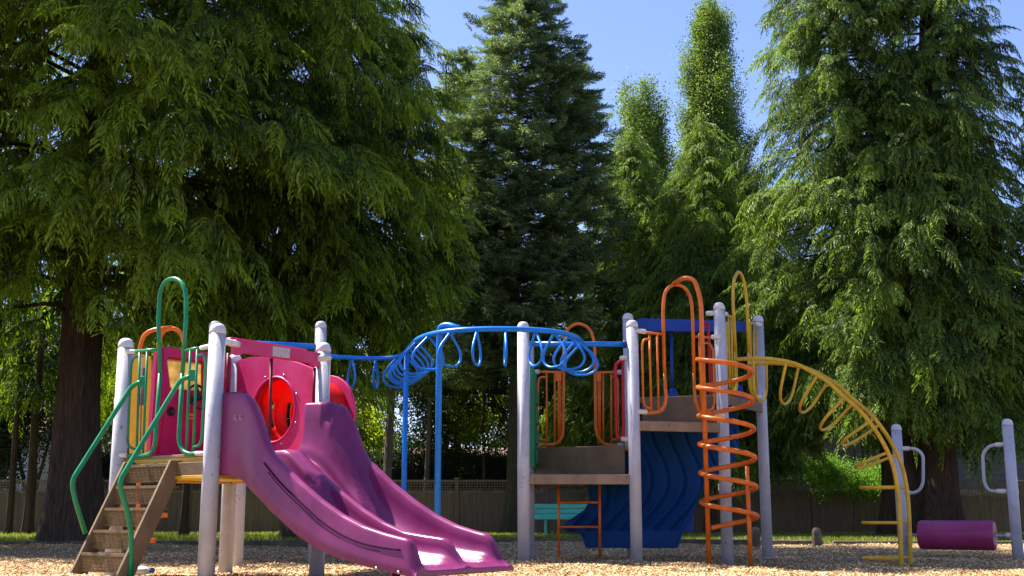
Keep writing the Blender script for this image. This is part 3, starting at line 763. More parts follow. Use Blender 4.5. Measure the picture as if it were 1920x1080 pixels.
# ================================================================== LOG ROLLER
def roller():
    T = thing('log_roller', 'plum coloured rolling drum hung between two grey posts with looped grab handles', 'log roller')
    post(T, 'R1'); post(T, 'R2')
    a = P['R1'].copy(); b = P['R2'].copy()
    u = (b-a); u.z = 0; L = u.length; u.normalize(); z = .275
    c0 = Vector((a.x, a.y, z)); r = .178
    s0 = .20; s1 = L-.235
    e = r*.12
    dr = MB().lathe([(r-.05, s0), (r-.012, s0+.006), (r, s0+.03), (r, s1-.03), (r-.012, s1-.006), (r-.04, s1), (.05, s1), (.028, s1-.01), (.02, s1-.03)], c0, u, 40).build('drum', 'drum', T)
    MB().lathe([(.018, s1-.029), (.018, s1-.02)], c0, u, 12).build('bearing_hole', 'hole', dr)
    MB().tube([c0+u*.05, c0+u*(L-.05)], .013, 10).build('axle', 'clampd', T)
    clamp(T, c0+u*(L-.12), c0+u*(L-.04), .03, 'clamp'); clamp(T, c0+u*.12, c0+u*.04, .03, 'clamp')
    H = lambda x, y: onpl(x, y, P['R1'], P['R2'])
    for pts in ([H(1690, 841), H(1718, 841), H(1731, 853), H(1731, 908), H(1720, 924), H(1692, 924)], [H(1884, 833), H(1856, 835), H(1842, 850), H(1845, 905), H(1854, 921), H(1888, 921)]):
        MB().tube(fillet(pts, .09, 8), .020, 12).build('grab_handle', 'post', T)
    for p0, p1 in ((H(1706, 841), H(1688, 841)), (H(1708, 924), H(1690, 924)), (H(1866, 834), H(1884, 833)), (H(1868, 921), H(1888, 921))): clamp(T, p0, p1, .027)
roller()

# ================================================================== BENCH, BOTTLE, BORDER
def bench():
    T = thing('park_bench', 'sea green park bench on the grass by the fence, seen below the low deck', 'bench')
    x0, x1, Y = .52, 2.25, 27.6
    bk = MB(); c = Vector(((x0+x1)/2, Y+.30, .60)); tl = Vector((0, .22, 1)).normalized()
    for k in (-1, 0, 1): bk.box(c+tl*.115*k, ((x1-x0)/2, 0, 0), Vector((0, 1, -.22)).normalized()*.018, tl*.053)
    bk.build('backrest', 'benchg', T, .006)
    s = MB()
    for k in range(4): s.box(Vector(((x0+x1)/2, Y-.17+.115*k, .43)), ((x1-x0)/2, 0, 0), (0, .052, 0), (0, 0, .018))
    s.build('seat', 'benchg', T, .006)
    for x in (x0+.25, x1-.25):
        MB().box((x, Y, .2), (.03, 0, 0), (0, .03, 0), (0, 0, .22)).box((x, Y, .395), (.025, 0, 0), (0, .22, 0), (0, 0, .02)).box((x, Y+.27, .5), (.02, 0, 0), (0, .015, 0), (0, .06, .24)).build('leg', 'benchg', T, .005)
bench()
def bottle():
    p = atz(266, 1070, .085); T = thing('water_bottle', 'small white plastic bottle with blue cap lying on the wood chips by the stair', 'bottle')
    ax = Vector((.97, -.2, .03)).normalized()
    MB().lathe([(.01, -.085), (.03, -.08), (.033, -.06), (.033, .03), (.028, .05), (.014, .07), (.014, .085)], p, ax, 20).build('bottle_body', 'bottle', T)
    MB().lathe([(.019, .07), (.021, .075), (.021, .10), (.017, .104)], p, ax, 16).build('cap', 'bottlecap', T)
    MB().lathe([(.0335, -.075), (.0340, -.07), (.0340, -.045), (.0335, -.04)], p, ax, 20).build('bottle_label', 'orange', T)
bottle()
def timbers():
    rng = random.Random(4)
    runs = [((-14, 19.9), (-8.1, 20.1)), ((-8.0, 20.1), (-3.2, 20.6)), ((-3.1, 20.6), (2.3, 22.6)), ((2.4, 22.6), (5.4, 20.9)), ((5.5, 20.6), (8.9, 20.3)), ((9.0, 20.3), (14, 19.8))]
    labs = ['dark border timber at the far left edge of the wood chips', 'border timber behind the left tower stair', 'border timber behind the purple slide', 'border timber beyond the ship hull, ending near the wooden bollards',
            'sunlit border timber behind the yellow arch climber', 'border timber behind the plum drum at right']
    for (a, b), lab in zip(runs, labs):
        a = Vector((*a, 0)); b = Vector((*b, 0)); u = (b-a).normalized(); n = Vector((-u.y, u.x, 0))
        o = MB().box((a+b)/2+Vector((0, 0, -.005)), (b-a)/2, n*.075, (0, 0, .085)).build('border_timber', 'timber', None, .015)
        tag(o, lab, 'timber border', 'timbers edging the wood chips')
    for (x, yb, yt, w, lab) in ((1417, 1019, 988, .085, 'weathered short wooden bollard between the spiral climber and the right post'), (1532, 1018, 989, .082, 'weathered short wooden bollard alone on the grass edge below the yellow arch')):
        Y = 20.3; p = at(x, yb, Y); zt = at(x, yt, Y).z
        b = MB(); rad = w
        b.lathe([(rad, -.1), (rad*.99, zt-.10), (rad*.94, zt-.05), (rad*.6, zt-.012), (.012, zt)], (p.x, Y, 0), n=8, smooth=False)
        o = b.build('wooden_bollard', 'timber', None, .008)
        tag(o, lab, 'bollard', 'short wooden bollards on the grass edge')
timbers()

# ================================================================== FENCES AND HOUSES
def fence(name_lab, x0, x1, Y0, Y1, zt, step, solid=True):
    T = thing('fence', name_lab, 'fence')
    n = max(1, round((x1-x0)/step)); rng = random.Random(int(abs(x0)*10))
    A = Vector((x0, Y0, 0)); B = Vector((x1, Y1, 0)); u = (B-A).normalized(); nn = Vector((-u.y, u.x, 0)); seg_ = (B-A).length/n
    for i in range(n+1):
        p = A+u*seg_*i
        MB().box(p+Vector((0, 0, zt/2)), u*.055, nn*.055, (0, 0, zt/2+.03)).box(p+Vector((0, 0, zt+.045)), u*.075, nn*.075, (0, 0, .016)).build('fence_post', 'fence', T, .006)
    lh = .27
    for i in range(n):
        s = A+u*(seg_*i+.06); L = seg_-.12; b = MB(); nb = 15; w = L/nb
        for k in range(nb):
            b.box(s+u*(w*(k+.5))+nn*(.006*(k%2))+Vector((0, 0, (zt-lh-.06)/2)), u*(w/2+.003), nn*.009, (0, 0, (zt-lh-.06)/2+rng.uniform(-.006, 0)))
        b.build('board_panel', 'fence', T)
        l = MB()
        c = s+u*L/2
        for z in (zt-.02, zt-lh-.03): l.box(c+Vector((0, 0, z)), u*L/2, nn*.03, (0, 0, .03))
        h = lh-.06
        for k in range(int(L/.075)): l.box(s+u*(.04+.075*k)+Vector((0, 0, zt-lh/2-.025)), u*.010, nn*.005, (0, 0, h/2+.01))
        for k in range(3): l.box(c-nn*.011+Vector((0, 0, zt-lh+.04+.07*k)), u*L/2, nn*.005, (0, 0, .010))
        l.build('lattice', 'lattice', T)
fence('long brown board fence with lattice top running behind the trees and bench', -18, 10.35, 31.6, 31.6, 1.42, 2.28)
fence('brown fence with lattice top below the grey siding wall at right', 10.6, 19.5, 30.2, 29.4, 1.30, 2.25)
def house(lab, x0, x1, y0, y1, h, m, rm, ridge, win=()):
    T = thing('house', lab, 'house')
    w = MB().box(((x0+x1)/2, (y0+y1)/2, h/2), ((x1-x0)/2, 0, 0), (0, (y1-y0)/2, 0), (0, 0, h/2)).build('wall', m, T)
    s = MB(); k = 0; z = .1
    while z < h-.05:                                # lapped boards
        s.add([(x0-.01, y0-.022, z), (x1+.01, y0-.022, z), (x1+.01, y0-.004, z+.17), (x0-.01, y0-.004, z+.17)], [(0, 1, 2, 3)])
        s.add([(x0-.01, y0-.002, z), (x1+.01, y0-.002, z), (x1+.01, y0-.022, z), (x0-.01, y0-.022, z)], [(0, 1, 2, 3)]); z += .18
    s.build('siding', m, T, fixn=False)
    e = .5; ym = (y0+y1)/2
    r = MB(); t = .12
    r.add([(x0-e, y0-e, h-.1), (x1+e, y0-e, h-.1), (x1+e, ym, ridge), (x0-e, ym, ridge), (x0-e, y1+e, h-.1), (x1+e, y1+e, h-.1),
           (x0-e, y0-e, h+.05), (x1+e, y0-e, h+.05), (x1+e, ym, ridge+.15), (x0-e, ym, ridge+.15), (x0-e, y1+e, h+.05), (x1+e, y1+e, h+.05)],
          [(0, 3, 2, 1), (3, 4, 5, 2), (6, 7, 8, 9), (9, 8, 11, 10), (0, 1, 7, 6), (4, 10, 11, 5), (0, 6, 9, 3), (3, 9, 10, 4), (1, 2, 8, 7), (2, 5, 11, 8)])
    r.build('roof', rm, T)
    g = MB()
    for sgn in (x0+.01, x1-.01): g.add([(sgn, y0, h-.02), (sgn, y1, h-.02), (sgn, ym, ridge-.02)], [(0, 1, 2)])
    g.build('gable', m, T)
    for (wx, wz, ww, wh) in win:
        f = MB().box((wx, y0-.03, wz), (ww/2+.06, 0, 0), (0, .03, 0), (0, 0, wh/2+.06)).build('window', 'trim', T, .008)
        MB().box((wx, y0-.05, wz), (ww/2, 0, 0), (0, .02, 0), (0, 0, wh/2)).build('pane', 'glass', f)
house('taupe house with lapped siding behind the right fence', 7.6, 21, 36.5, 44, 4.3, 'siding', 'roof', 6.2, ((20, 2.2, 1.2, 1.2),))
house('dark brown house glimpsed between the left trees', -14.4, -5.5, 37, 45, 3.6, 'siding', 'roof', 5.0)
house('pale blue house at the far left edge behind the fence', -27, -16.2, 40, 48, 3.2, 'sidingw', 'roof', 4.8, ((-17.6, 1.9, 1.4, 1.1),))
house('low house with sunlit shingle roof behind the dark hedge', -6.5, 1.2, 44, 51, 1.5, 'sidingw', 'roof', 3.0)
def screen():
    T = thing('lattice_screen', 'brown lattice privacy screen above the fence at right', 'lattice screen')
    a = at(1488, 862, 33.5); b = at(1600, 815, 33.5); l = MB()
    n = 18; m = 8
    for i in range(n+1): x = a.x+(b.x-a.x)*i/n; l.box((x, 33.5, (a.z+b.z)/2), (.018, 0, 0), (0, .006, 0), (0, 0, (b.z-a.z)/2))
    for i in range(m+1): z = a.z+(b.z-a.z)*i/m; l.box(((a.x+b.x)/2, 33.485, z), ((b.x-a.x)/2, 0, 0), (0, .006, 0), (0, 0, .018))
    l.build('lattice', 'lattice', T)
    for x in (a.x-.05, b.x+.05): MB().box((x, 33.5, b.z/2), (.05, 0, 0), (0, .05, 0), (0, 0, b.z/2+.03)).build('screen_post', 'fence', T)
screen()

# ================================================================== GROUND
def bulk(name, V, Q, tint, m, parent=None, smooth=False):
    me = bpy.data.meshes.new(name)
    V = np.asarray(V, np.float32); Q = np.asarray(Q, np.int32); k = Q.shape[1]
    me.vertices.add(len(V)); me.vertices.foreach_set('co', V.ravel())
    me.loops.add(Q.size); me.loops.foreach_set('vertex_index', Q.ravel())
    me.polygons.add(len(Q)); me.polygons.foreach_set('loop_start', np.arange(0, Q.size, k, dtype=np.int32))
    me.polygons.foreach_set('loop_total', np.full(len(Q), k, np.int32))
    me.update(calc_edges=True)
    a = me.attributes.new('tint', 'FLOAT', 'FACE'); a.data.foreach_set('value', np.asarray(tint, np.float32))
    me.materials.append(m)
    o = bpy.data.objects.new(name, me); C.objects.link(o)
    if parent: o.parent = parent
    return o
def gz(x, y):
    z = .035*np.sin(x*.9+1.3)*np.sin(y*.7)+.012*np.sin(x*3.1+y*2.3)
    z = z+.014*np.sin(x*5.3+y*1.7)*np.sin(y*4.9-x*2.2)+.07*np.exp(-((x+3.2)**2+(y-8.6)**2)/.8)-.03*np.exp(-((x+.4)**2+(y-8.6)**2)/.6)
    return z+.06*np.exp(-((x-1.7)**2/1.4+(y-13.6)**2/.35))+.05*np.exp(-((x+2.7)**2+(y-11.2)**2/1.2))
def ground():
    m, nt, p = _nt('lawn_soil'); N, L = nt.nodes, nt.links
    tc = N.new('ShaderNodeTexCoord'); n = N.new('ShaderNodeTexNoise'); n.inputs['Scale'].default_value = .5; n.inputs['Detail'].default_value = 8
    L.new(tc.outputs['Object'], n.inputs['Vector']); r = N.new('ShaderNodeValToRGB')
    r.color_ramp.elements[0].position = .38; r.color_ramp.elements[0].color = (.055, .050, .022, 1)
    r.color_ramp.elements[1].position = .62; r.color_ramp.elements[1].color = (.060, .095, .016, 1)
    L.new(n.outputs['Fac'], r.inputs[0]); L.new(r.outputs[0], p.inputs['Base Color']); p.inputs['Roughness'].default_value = .95
    g = []
    ys = [-60, 0, 10, 17, 19.0, 19.4, 20.5, 23, 26, 30, 40, 80, 400]
    for y in ys: g.append([(x, y, -.15 if y < 19.2 else (-.045 if y < 22.8 else .02)) for x in (-400, -60, -20, -10, 0, 10, 20, 60, 400)])
    o = MB().sheet(g, False).build('ground', m); tag(o, 'short grass lawn in front of the fence', 'ground', kind='structure')
    # wood chip bed
    m, nt, p = _nt('wood_chip_bed'); N, L = nt.nodes, nt.links
    tc = N.new('ShaderNodeTexCoord'); v = N.new('ShaderNodeTexVoronoi'); v.inputs['Scale'].default_value = 28
    n = N.new('ShaderNodeTexNoise'); n.inputs['Scale'].default_value = 1.1; n.inputs['Detail'].default_value = 8
    L.new(tc.outputs['Object'], v.inputs['Vector']); L.new(tc.outputs['Object'], n.inputs['Vector'])
    r = N.new('ShaderNodeValToRGB'); r.color_ramp.elements[0].color = (.20, .11, .05, 1); r.color_ramp.elements[1].color = (.55, .38, .19, 1)
    sp = N.new('ShaderNodeSeparateColor'); L.new(v.outputs['Color'], sp.inputs[0]); L.new(sp.outputs[0], r.inputs[0])
    mx = N.new('ShaderNodeMix'); mx.data_type = 'RGBA'; mx.blend_type = 'MULTIPLY'; mx.inputs[0].default_value = .5
    L.new(r.outputs[0], mx.inputs[6]); L.new(n.outputs['Fac'], mx.inputs[7]); L.new(mx.outputs[2], p.inputs['Base Color'])
    b = N.new('ShaderNodeBump'); b.inputs['Distance'].default_value = .03; L.new(v.outputs['Distance'], b.inputs['Height']); L.new(b.outputs[0], p.inputs['Normal'])
    p.inputs['Roughness'].default_value = .9
    xs = np.linspace(-15, 15, 150); ysl = np.linspace(3, 17.9, 90)
    lim = lambda x: np.interp(x, [-14, -8, -3.15, 2.35, 5.45, 8.9, 14], [19.85, 20.05, 20.55, 22.55, 20.75, 20.25, 19.75])
    g = [[(x, 3+(lim(x)-3)*k, float(gz(x, 3+(lim(x)-3)*k))) for x in xs] for k in np.linspace(0, 1, 90)]
    o = MB().sheet(g, True).build('wood_chip_bed', m, fixn=False); tag(o, 'tan wood chip bed of the playground', 'ground', kind='structure')
    rng = np.random.default_rng(5)
    def chips(n, ya, yb, smin, smax):
        y = ya+(yb-ya)*rng.random(n)**1.0; x = (rng.random(n)*2-1)*(y*.47+.4)
        ok = y < lim(x)-.05; x = x[ok]; y = y[ok]; n = len(x)
        z = gz(x, y)+.004+rng.random(n)*.018
        c = np.stack([x, y, z], 1); a = rng.random(n)*6.283; ln = smin+(smax-smin)*rng.random(n)**2; w = ln*(.22+.3*rng.random(n))
        tl = rng.normal(0, .33, n); tw = rng.normal(0, .35, n)
        u = np.stack([np.cos(a)*np.cos(tl), np.sin(a)*np.cos(tl), np.sin(tl)], 1); s = np.stack([-np.sin(a)*np.cos(tw), np.cos(a)*np.cos(tw), np.sin(tw)], 1)
        V = np.stack([c-u*ln[:, None]-s*w[:, None]*.8, c+u*ln[:, None]*.8-s*w[:, None], c+u*ln[:, None]+s*w[:, None]*.7, c-u*ln[:, None]*.9+s*w[:, None]], 1)
        return V.reshape(-1, 3), rng.random(n)
    V1, t1 = chips(190000, 8.0, 13.5, .006, .021); V2, t2 = chips(130000, 13.5, 22.6, .008, .022)
    V = np.concatenate([V1, V2]); t = np.concatenate([t1, t2]); cx_, cy_ = V[::4, 0], V[::4, 1]
    t = np.clip(t*.85+.08+.13*np.sin(cx_*1.9+np.sin(cy_*2.3)*1.5)*np.sin(cy_*2.6+cx_*.7)-.10*np.exp(-((cx_+.4)**2+(cy_-8.6)**2)/.5), 0, 1); Q = np.arange(len(V)).reshape(-1, 4)
    cm = attrmat('wood_chip', [(0, (.21, .12, .052)), (.22, (.37, .225, .10)), (.6, (.56, .375, .165)), (1, (.74, .56, .30))])
    tag(bulk('wood_chips', V, Q, t, cm), 'loose tan wood chips covering the playground', 'wood chips', kind='stuff')
    # grass
    n = 120000; y = 19.5+12*rng.random(n)**.9; x = (rng.random(n)*2-1)*(y*.46+.5); ok = y > lim(x)+.12
    pat = np.sin(x*1.7+np.sin(y*1.1)*2)*np.sin(y*1.3+x*.4)
    ok &= (rng.random(n) < np.where(x < -1.5, .45+.3*pat, .95)); x = x[ok]; y = y[ok]; n = len(x); pat = pat[ok]
    h = .05+.05*rng.random(n); a = rng.random(n)*6.283; w = .006+.006*rng.random(n); le = rng.normal(0, .35, n)*h
    c = np.stack([x, y, np.where(y < 22.8, -.03, .015)], 1); s = np.stack([np.cos(a), np.sin(a), 0*a], 1)*w[:, None]; tp = c+np.stack([-np.sin(a)*le, np.cos(a)*le, h], 1)
    V = np.stack([c-s, c+s, tp+s*.15, tp-s*.15], 1).reshape(-1, 3)
    gm = leafmat('grass_blades', (.085, .11, .02), (.31, .34, .07), .4)
    tag(bulk('grass', V, np.arange(4*n).reshape(-1, 4), np.clip(.5+.25*pat+rng.normal(0, .2, n), 0, 1), gm), 'short sunlit lawn grass between the timbers and the fence', 'grass', kind='stuff')
    # fallen cones, twigs and leaf litter on the far left are part of the bed's look: a few bark pieces
ground()

# ================================================================== TREES
rs = np.random.default_rng(11)
def _blades(L):
    """list of (base, dir, length, width, side) -> verts, quads"""
    b, d, l, w, s = (np.array([q[i] for q in L], float) for i in range(5))
    d /= np.linalg.norm(d, axis=1, keepdims=True); s = s-d*np.sum(s*d, 1, keepdims=True); s /= np.linalg.norm(s, axis=1, keepdims=True)+1e-9
    V = np.stack([b, b+d*(l*.45)[:, None]+s*w[:, None], b+d*l[:, None], b+d*(l*.45)[:, None]-s*w[:, None]], 1)
    return V.reshape(-1, 3)
def t_cedar(rng):
    L = []; n = 13; bend = rng.uniform(.6, 1.05)
    for i in range(n):
        s = (i+.5)/n; p = np.array([s, .04*math.sin(s*5), .16*s-bend*s*s*1.15])
        for sd in (-1, 1):
            lt = (.34*(1-.6*s)+.09)*rng.uniform(.75, 1.2); az = rng.uniform(.7, 1.15)
            d = np.array([math.cos(az), sd*math.sin(az), 0]); dr = rng.uniform(.7, 1.25)
            for q in range(5):
                u = (q+.4)/5; b = p+d*lt*u+np.array([0, 0, -lt*dr*u*u])
                dd = d*(.85-.6*u)+np.array([rng.normal(0, .15), rng.normal(0, .15), -1.6*u*dr-.45])
                L.append((b, dd, lt*rng.uniform(.36, .6)+.03, .017+.009*rng.random(), [rng.normal(0, .5), rng.normal(0, .5), rng.normal(0, .5)+.5]))
        L.append((p, [rng.normal(0, .3), rng.normal(0, .3), -1], rng.uniform(.08, .2), .020, [rng.normal(), rng.normal(), 0]))
    return _blades(L)
def t_spruce(rng):
    L = []; n = 13
    for i in range(n):
        s = (i+.5)/n; p = np.array([s, 0, .10*s*s-.15*s])
        for sd in (-1, 1):
            lt = (.36*(1-.65*s)+.07)*rng.uniform(.7, 1.2); az = rng.uniform(.7, 1.0)
            d = np.array([math.cos(az), sd*math.sin(az), rng.uniform(-.25, .2)])
            for q in range(3):
                b = p+d*lt*q/3.
                for k in range(2): L.append((b, d+rng.normal(0, .22, 3), lt*.48+.03, .020, rng.normal(0, 1, 3)))
        L.append((p, [.35, rng.normal(0, .25), -1], rng.uniform(.14, .34), .020, rng.normal(0, 1, 3)))
        L.append((p, [.8, rng.normal(0, .3), .5], .12, .02, rng.normal(0, 1, 3)))
    for k in range(4): L.append((np.array([.97, 0, -.05]), [1, rng.normal(0, .15), rng.normal(.15, .15)], .16, .018, rng.normal(0, 1, 3)))
    return _blades(L)
def t_leaf(rng, n=70, w=.10):
    L = []
    for i in range(n):
        b = rng.normal(0, .33, 3); L.append((b, rng.normal(0, 1, 3)+[0, 0, -.25], w*rng.uniform(.9, 1.9), w*rng.uniform(.35, .55), rng.normal(0, 1, 3)))
    return _blades(L)
TPL = {'cedar': [t_cedar(rs) for _ in range(7)], 'spruce': [t_spruce(rs) for _ in range(6)], 'leaf': [t_leaf(rs) for _ in range(5)], 'fine': [t_leaf(rs, 90, .065) for _ in range(5)]}
def stamp(kind, pos, az, tilt, roll, sc, tint, rng, jit=.16):
    """merge copies of a spray into one mesh: returns verts, tint"""
    N = len(pos); T = TPL[kind]; which = rng.integers(0, len(T), N); VV = []; TT = []
    for k, tv in enumerate(T):
        ix = np.where(which == k)[0]
        if not len(ix): continue
        a, t, r, s = az[ix], tilt[ix], roll[ix], sc[ix]
        ca, sa, cb, sb, cr, sr = np.cos(a), np.sin(a), np.cos(t), np.sin(t), np.cos(r), np.sin(r)
        X = np.stack([ca*cb, sa*cb, sb], 1); Y0 = np.stack([-sa, ca, 0*a], 1); Z0 = np.cross(X, Y0)
        Y = Y0*cr[:, None]+Z0*sr[:, None]; Z = -Y0*sr[:, None]+Z0*cr[:, None]
        Rm = np.stack([X, Y, Z], 1)*s[:, None, None]
        V = np.einsum('vk,nkj->nvj', tv, Rm)+pos[ix][:, None, :]
        VV.append(V.reshape(-1, 3)); nf = len(tv)//4; ext = np.linalg.norm(tv.reshape(-1, 4, 3)[:, 2, :2], axis=1); ext = (ext-ext.mean())*(.60 if kind in ('cedar', 'spruce') else 0)  # outer blades paler: new growth, plus sunlit tips put into the tint
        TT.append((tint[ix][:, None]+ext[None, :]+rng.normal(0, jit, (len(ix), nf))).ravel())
    return np.concatenate(VV), np.clip(np.concatenate(TT), 0, 1)
def trunk(T, base, Hh, r, mk, lean=(0, 0), flare=1.7, name='trunk', zmax=None, wob=.06):
    n = 26; rows = 40; g = []; rng = random.Random(int(base[0]*100)); ph = [rng.uniform(0, 6.3) for _ in range(6)]
    zmax = zmax or Hh*.97
    for i in range(rows+1):
        k = i/rows; z = -.3+(zmax+.3)*k**1.3; zz = max(0, z)
        rr = r*(1-.93*zz/Hh)*(1+(flare-1)*math.exp(-zz/(r*2.2)))
        row = []
        for j in range(n+1):
            a = 2*math.pi*(j % n)/n
            f = 1+(.05+.16*math.exp(-zz/(r*3)))*math.sin(a*5+ph[0]+zz*.12)+.05*math.sin(a*9+ph[1]+zz*.4)+.03*math.sin(zz*2.1+a*3+ph[2])
            row.append((base[0]+lean[0]*zz+wob*math.sin(zz*.5+ph[3])+rr*f*math.cos(a), base[1]+lean[1]*zz+rr*f*math.sin(a), z))
        g.append(row)
    return MB().sheet(g, True).build(name, mk, T)
LM = {
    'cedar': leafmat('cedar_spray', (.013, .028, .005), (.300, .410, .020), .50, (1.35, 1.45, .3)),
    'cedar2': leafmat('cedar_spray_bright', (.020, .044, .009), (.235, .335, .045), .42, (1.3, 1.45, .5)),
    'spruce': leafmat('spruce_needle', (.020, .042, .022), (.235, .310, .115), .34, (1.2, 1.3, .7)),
    'poplar': leafmat('poplar_leaf', (.060, .110, .022), (.240, .320, .075), .40, (1.3, 1.4, .5)),
    'lime': leafmat('lime_leaf', (.10, .16, .012), (.46, .54, .03), .55, (1.3, 1.4, .4)),
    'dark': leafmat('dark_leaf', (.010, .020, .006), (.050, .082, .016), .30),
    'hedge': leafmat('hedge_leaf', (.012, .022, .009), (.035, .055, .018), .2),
    'shrub': leafmat('shrub_leaf', (.045, .12, .018), (.21, .38, .045), .45),
}
def conifer(lab, kind, mkey, x, y, Hh, z0, prof, nb, dens, sc, tr, bark='bark', lean=(0, 0), droop=.35, rise=.12, cat='tree', bias=.35, seed=1, tint0=.45, name='cedar_tree', flare=1.7, top=.25, skirt=0., gaps=()):
    """prof: list of (height share, radius)"""
    T = thing(name, lab, cat); rng = np.random.default_rng(seed)
    tk = trunk(T, (x, y), Hh, tr, bark, lean, flare)
    pos = []; az = []; tl = []; rl = []; ss = []; tt = []; lb = MB()
    for b in range(nb):
        zf = (b+rng.random())/nb; zf = zf**.92; zb = z0+(Hh-z0)*zf
        while True:
            ph = rng.random()*6.283
            if rng.random() < 1-bias*(1+math.sin(ph))*.5*1.6: break
        Rr = lerp(prof, zf)*(rng.uniform(.34, .62) if b % 3 == 0 else rng.uniform(.74, 1.08))
        skip = False
        for (g0_, g1_, a0_, a1_) in gaps:
            if g0_ < zf < g1_ and a0_ < (ph % 6.283) < a1_: Rr *= .35
        ox, oy = x+lean[0]*zb, y+lean[1]*zb; dx, dy = math.cos(ph), math.sin(ph)
        f = lambda s: (ox+dx*Rr*s, oy+dy*Rr*s, zb+Rr*(rise*s-droop*s*s)*(1-.4*zf))
        if Rr > .6: lb.tube([f(s) for s in (0, .3, .6, .88)], tr*.13*(1-.75*zf)+.008, 5, r2=.006)
        m = max(4, int(dens*(Rr**1.35)*4)); bt = rng.normal(0, .17)
        s = .12+.88*rng.random(m)**.6; lat = rng.normal(0, .16, m)*(1.15-s*.75)*Rr
        px_ = ox+dx*Rr*s-dy*lat; py_ = oy+dy*Rr*s+dx*lat
        pz_ = zb+Rr*(rise*s-droop*s*s)*(1-.4*zf)-np.abs(lat)*.25+rng.normal(0, .20 if kind == 'cedar' else .12, m)
        pos.append(np.stack([px_, py_, pz_], 1)); az.append(ph+np.clip(lat/Rr*2.2, -.9, .9)+rng.normal(0, .28, m))
        tl.append(rng.normal(-.12 if kind == 'cedar' else .08, .25, m)); rl.append(rng.normal(0, .25, m))
        ss.append(sc*rng.uniform(.5, 1.2, m)*(1-.35*zf)); tt.append(tint0+bt+rng.normal(0, .07, m)+.10*(s-.6))  # sprays near branch ends paler: sunlit highlight put into their tint
    # pointed leader
    m = int(26*top/.25)
    if m > 0:
        k = rng.random(m); pos.append(np.stack([np.full(m, x+lean[0]*Hh)+rng.normal(0, .05, m), np.full(m, y+lean[1]*Hh), Hh-1.6*k], 1)); az.append(rng.random(m)*6.283)
        tl.append(.9-.6*k+rng.normal(0, .1, m)); rl.append(rng.normal(0, .3, m)); ss.append(sc*(.25+.45*k)); tt.append(np.full(m, tint0+.1))
    cat_ = lambda q: np.concatenate(q)
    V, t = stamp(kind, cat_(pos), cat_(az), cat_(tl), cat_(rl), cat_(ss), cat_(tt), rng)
    if lb.v: lb.build('branches', 'twig' if bark != 'bark' else 'bark', T, fixn=False)
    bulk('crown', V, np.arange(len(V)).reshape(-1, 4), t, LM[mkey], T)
    return T
def leafy(lab, kind, mkey, blobs, tr=None, name='leafy_tree', cat='tree', seed=1, dens=9., sc=.75, tint0=.5, bark='barkt', kind_=None, stems=()):
    """blobs: (x,y,z,rx,ry,rz)"""
    T = thing(name, lab, cat); rng = np.random.default_rng(seed); P_ = []; I = []
    for (x, y, z, rx, ry, rz) in blobs:
        m = int(dens*(rx*ry*rz)**(2/3)*4); d = rng.normal(0, 1, (m, 3)); d /= np.linalg.norm(d, axis=1, keepdims=True)
        q = rng.random(m)**.45
        lump = 1+.16*np.sin(d[:, 0]*5+x)+.14*np.sin(d[:, 2]*7+y+d[:, 1]*4)
        P_.append(np.array([x, y, z])+d*(q*lump)[:, None]*np.array([rx, ry, rz])); I.append(.1*np.sin(P_[-1][:, 0]*2.3)*np.sin(P_[-1][:, 2]*2.9))
    P_ = np.concatenate(P_); I = np.concatenate(I); P_ = P_[P_[:, 2] > .05]; I = I[:len(P_)]; m = len(P_)
    V, t = stamp(kind, P_, rng.random(m)*6.283, rng.normal(0, .5, m), rng.random(m)*6.283, sc*rng.uniform(.6, 1.2, m), tint0+I+rng.normal(0, .1, m), rng, .2)
    bulk('crown', V, np.arange(len(V)).reshape(-1, 4), t, LM[mkey], T)
    b = MB()
    for s_ in stems:
        b.tube(catmull(s_[1], 5), s_[0], 10, r2=s_[0]*.35)
    if stems: b.build('trunk', bark, T)
    return T
def X(px, Y, py=700): return at(px, py, Y).x
def Z(py, Y): return at(960, py, Y).z
# big cedars on the left
conifer('huge cedar at left with thick furrowed trunk and sprays drooping over the play tower', 'cedar', 'cedar', X(137, 22, 900), 22, 31, 4.4,
        [(0, 5.4), (.12, 6.6), (.35, 6.1), (.58, 4.9), (.8, 2.9), (1, .4)], 480, 1.25, .70, .40, droop=.42, seed=3, tint0=.42, flare=1.5)
conifer('dark cedar right of the huge left cedar, its edge meeting the sky', 'cedar', 'cedar', -4.3, 24.5, 13.2, 4.6,
        [(0, 2.4), (.15, 2.85), (.7, 2.85), (.9, 1.9), (1, .5)], 220, 1.4, .68, .30, droop=.45, seed=4, tint0=.40)
conifer('shaded cedar at the far left edge of the lawn', 'cedar', 'cedar', -14.6, 22, 17, 3.6,
        [(0, 4.2), (.2, 4.6), (.6, 4.0), (1, .4)], 150, .42, 1.2, .45, seed=5, tint0=.35)
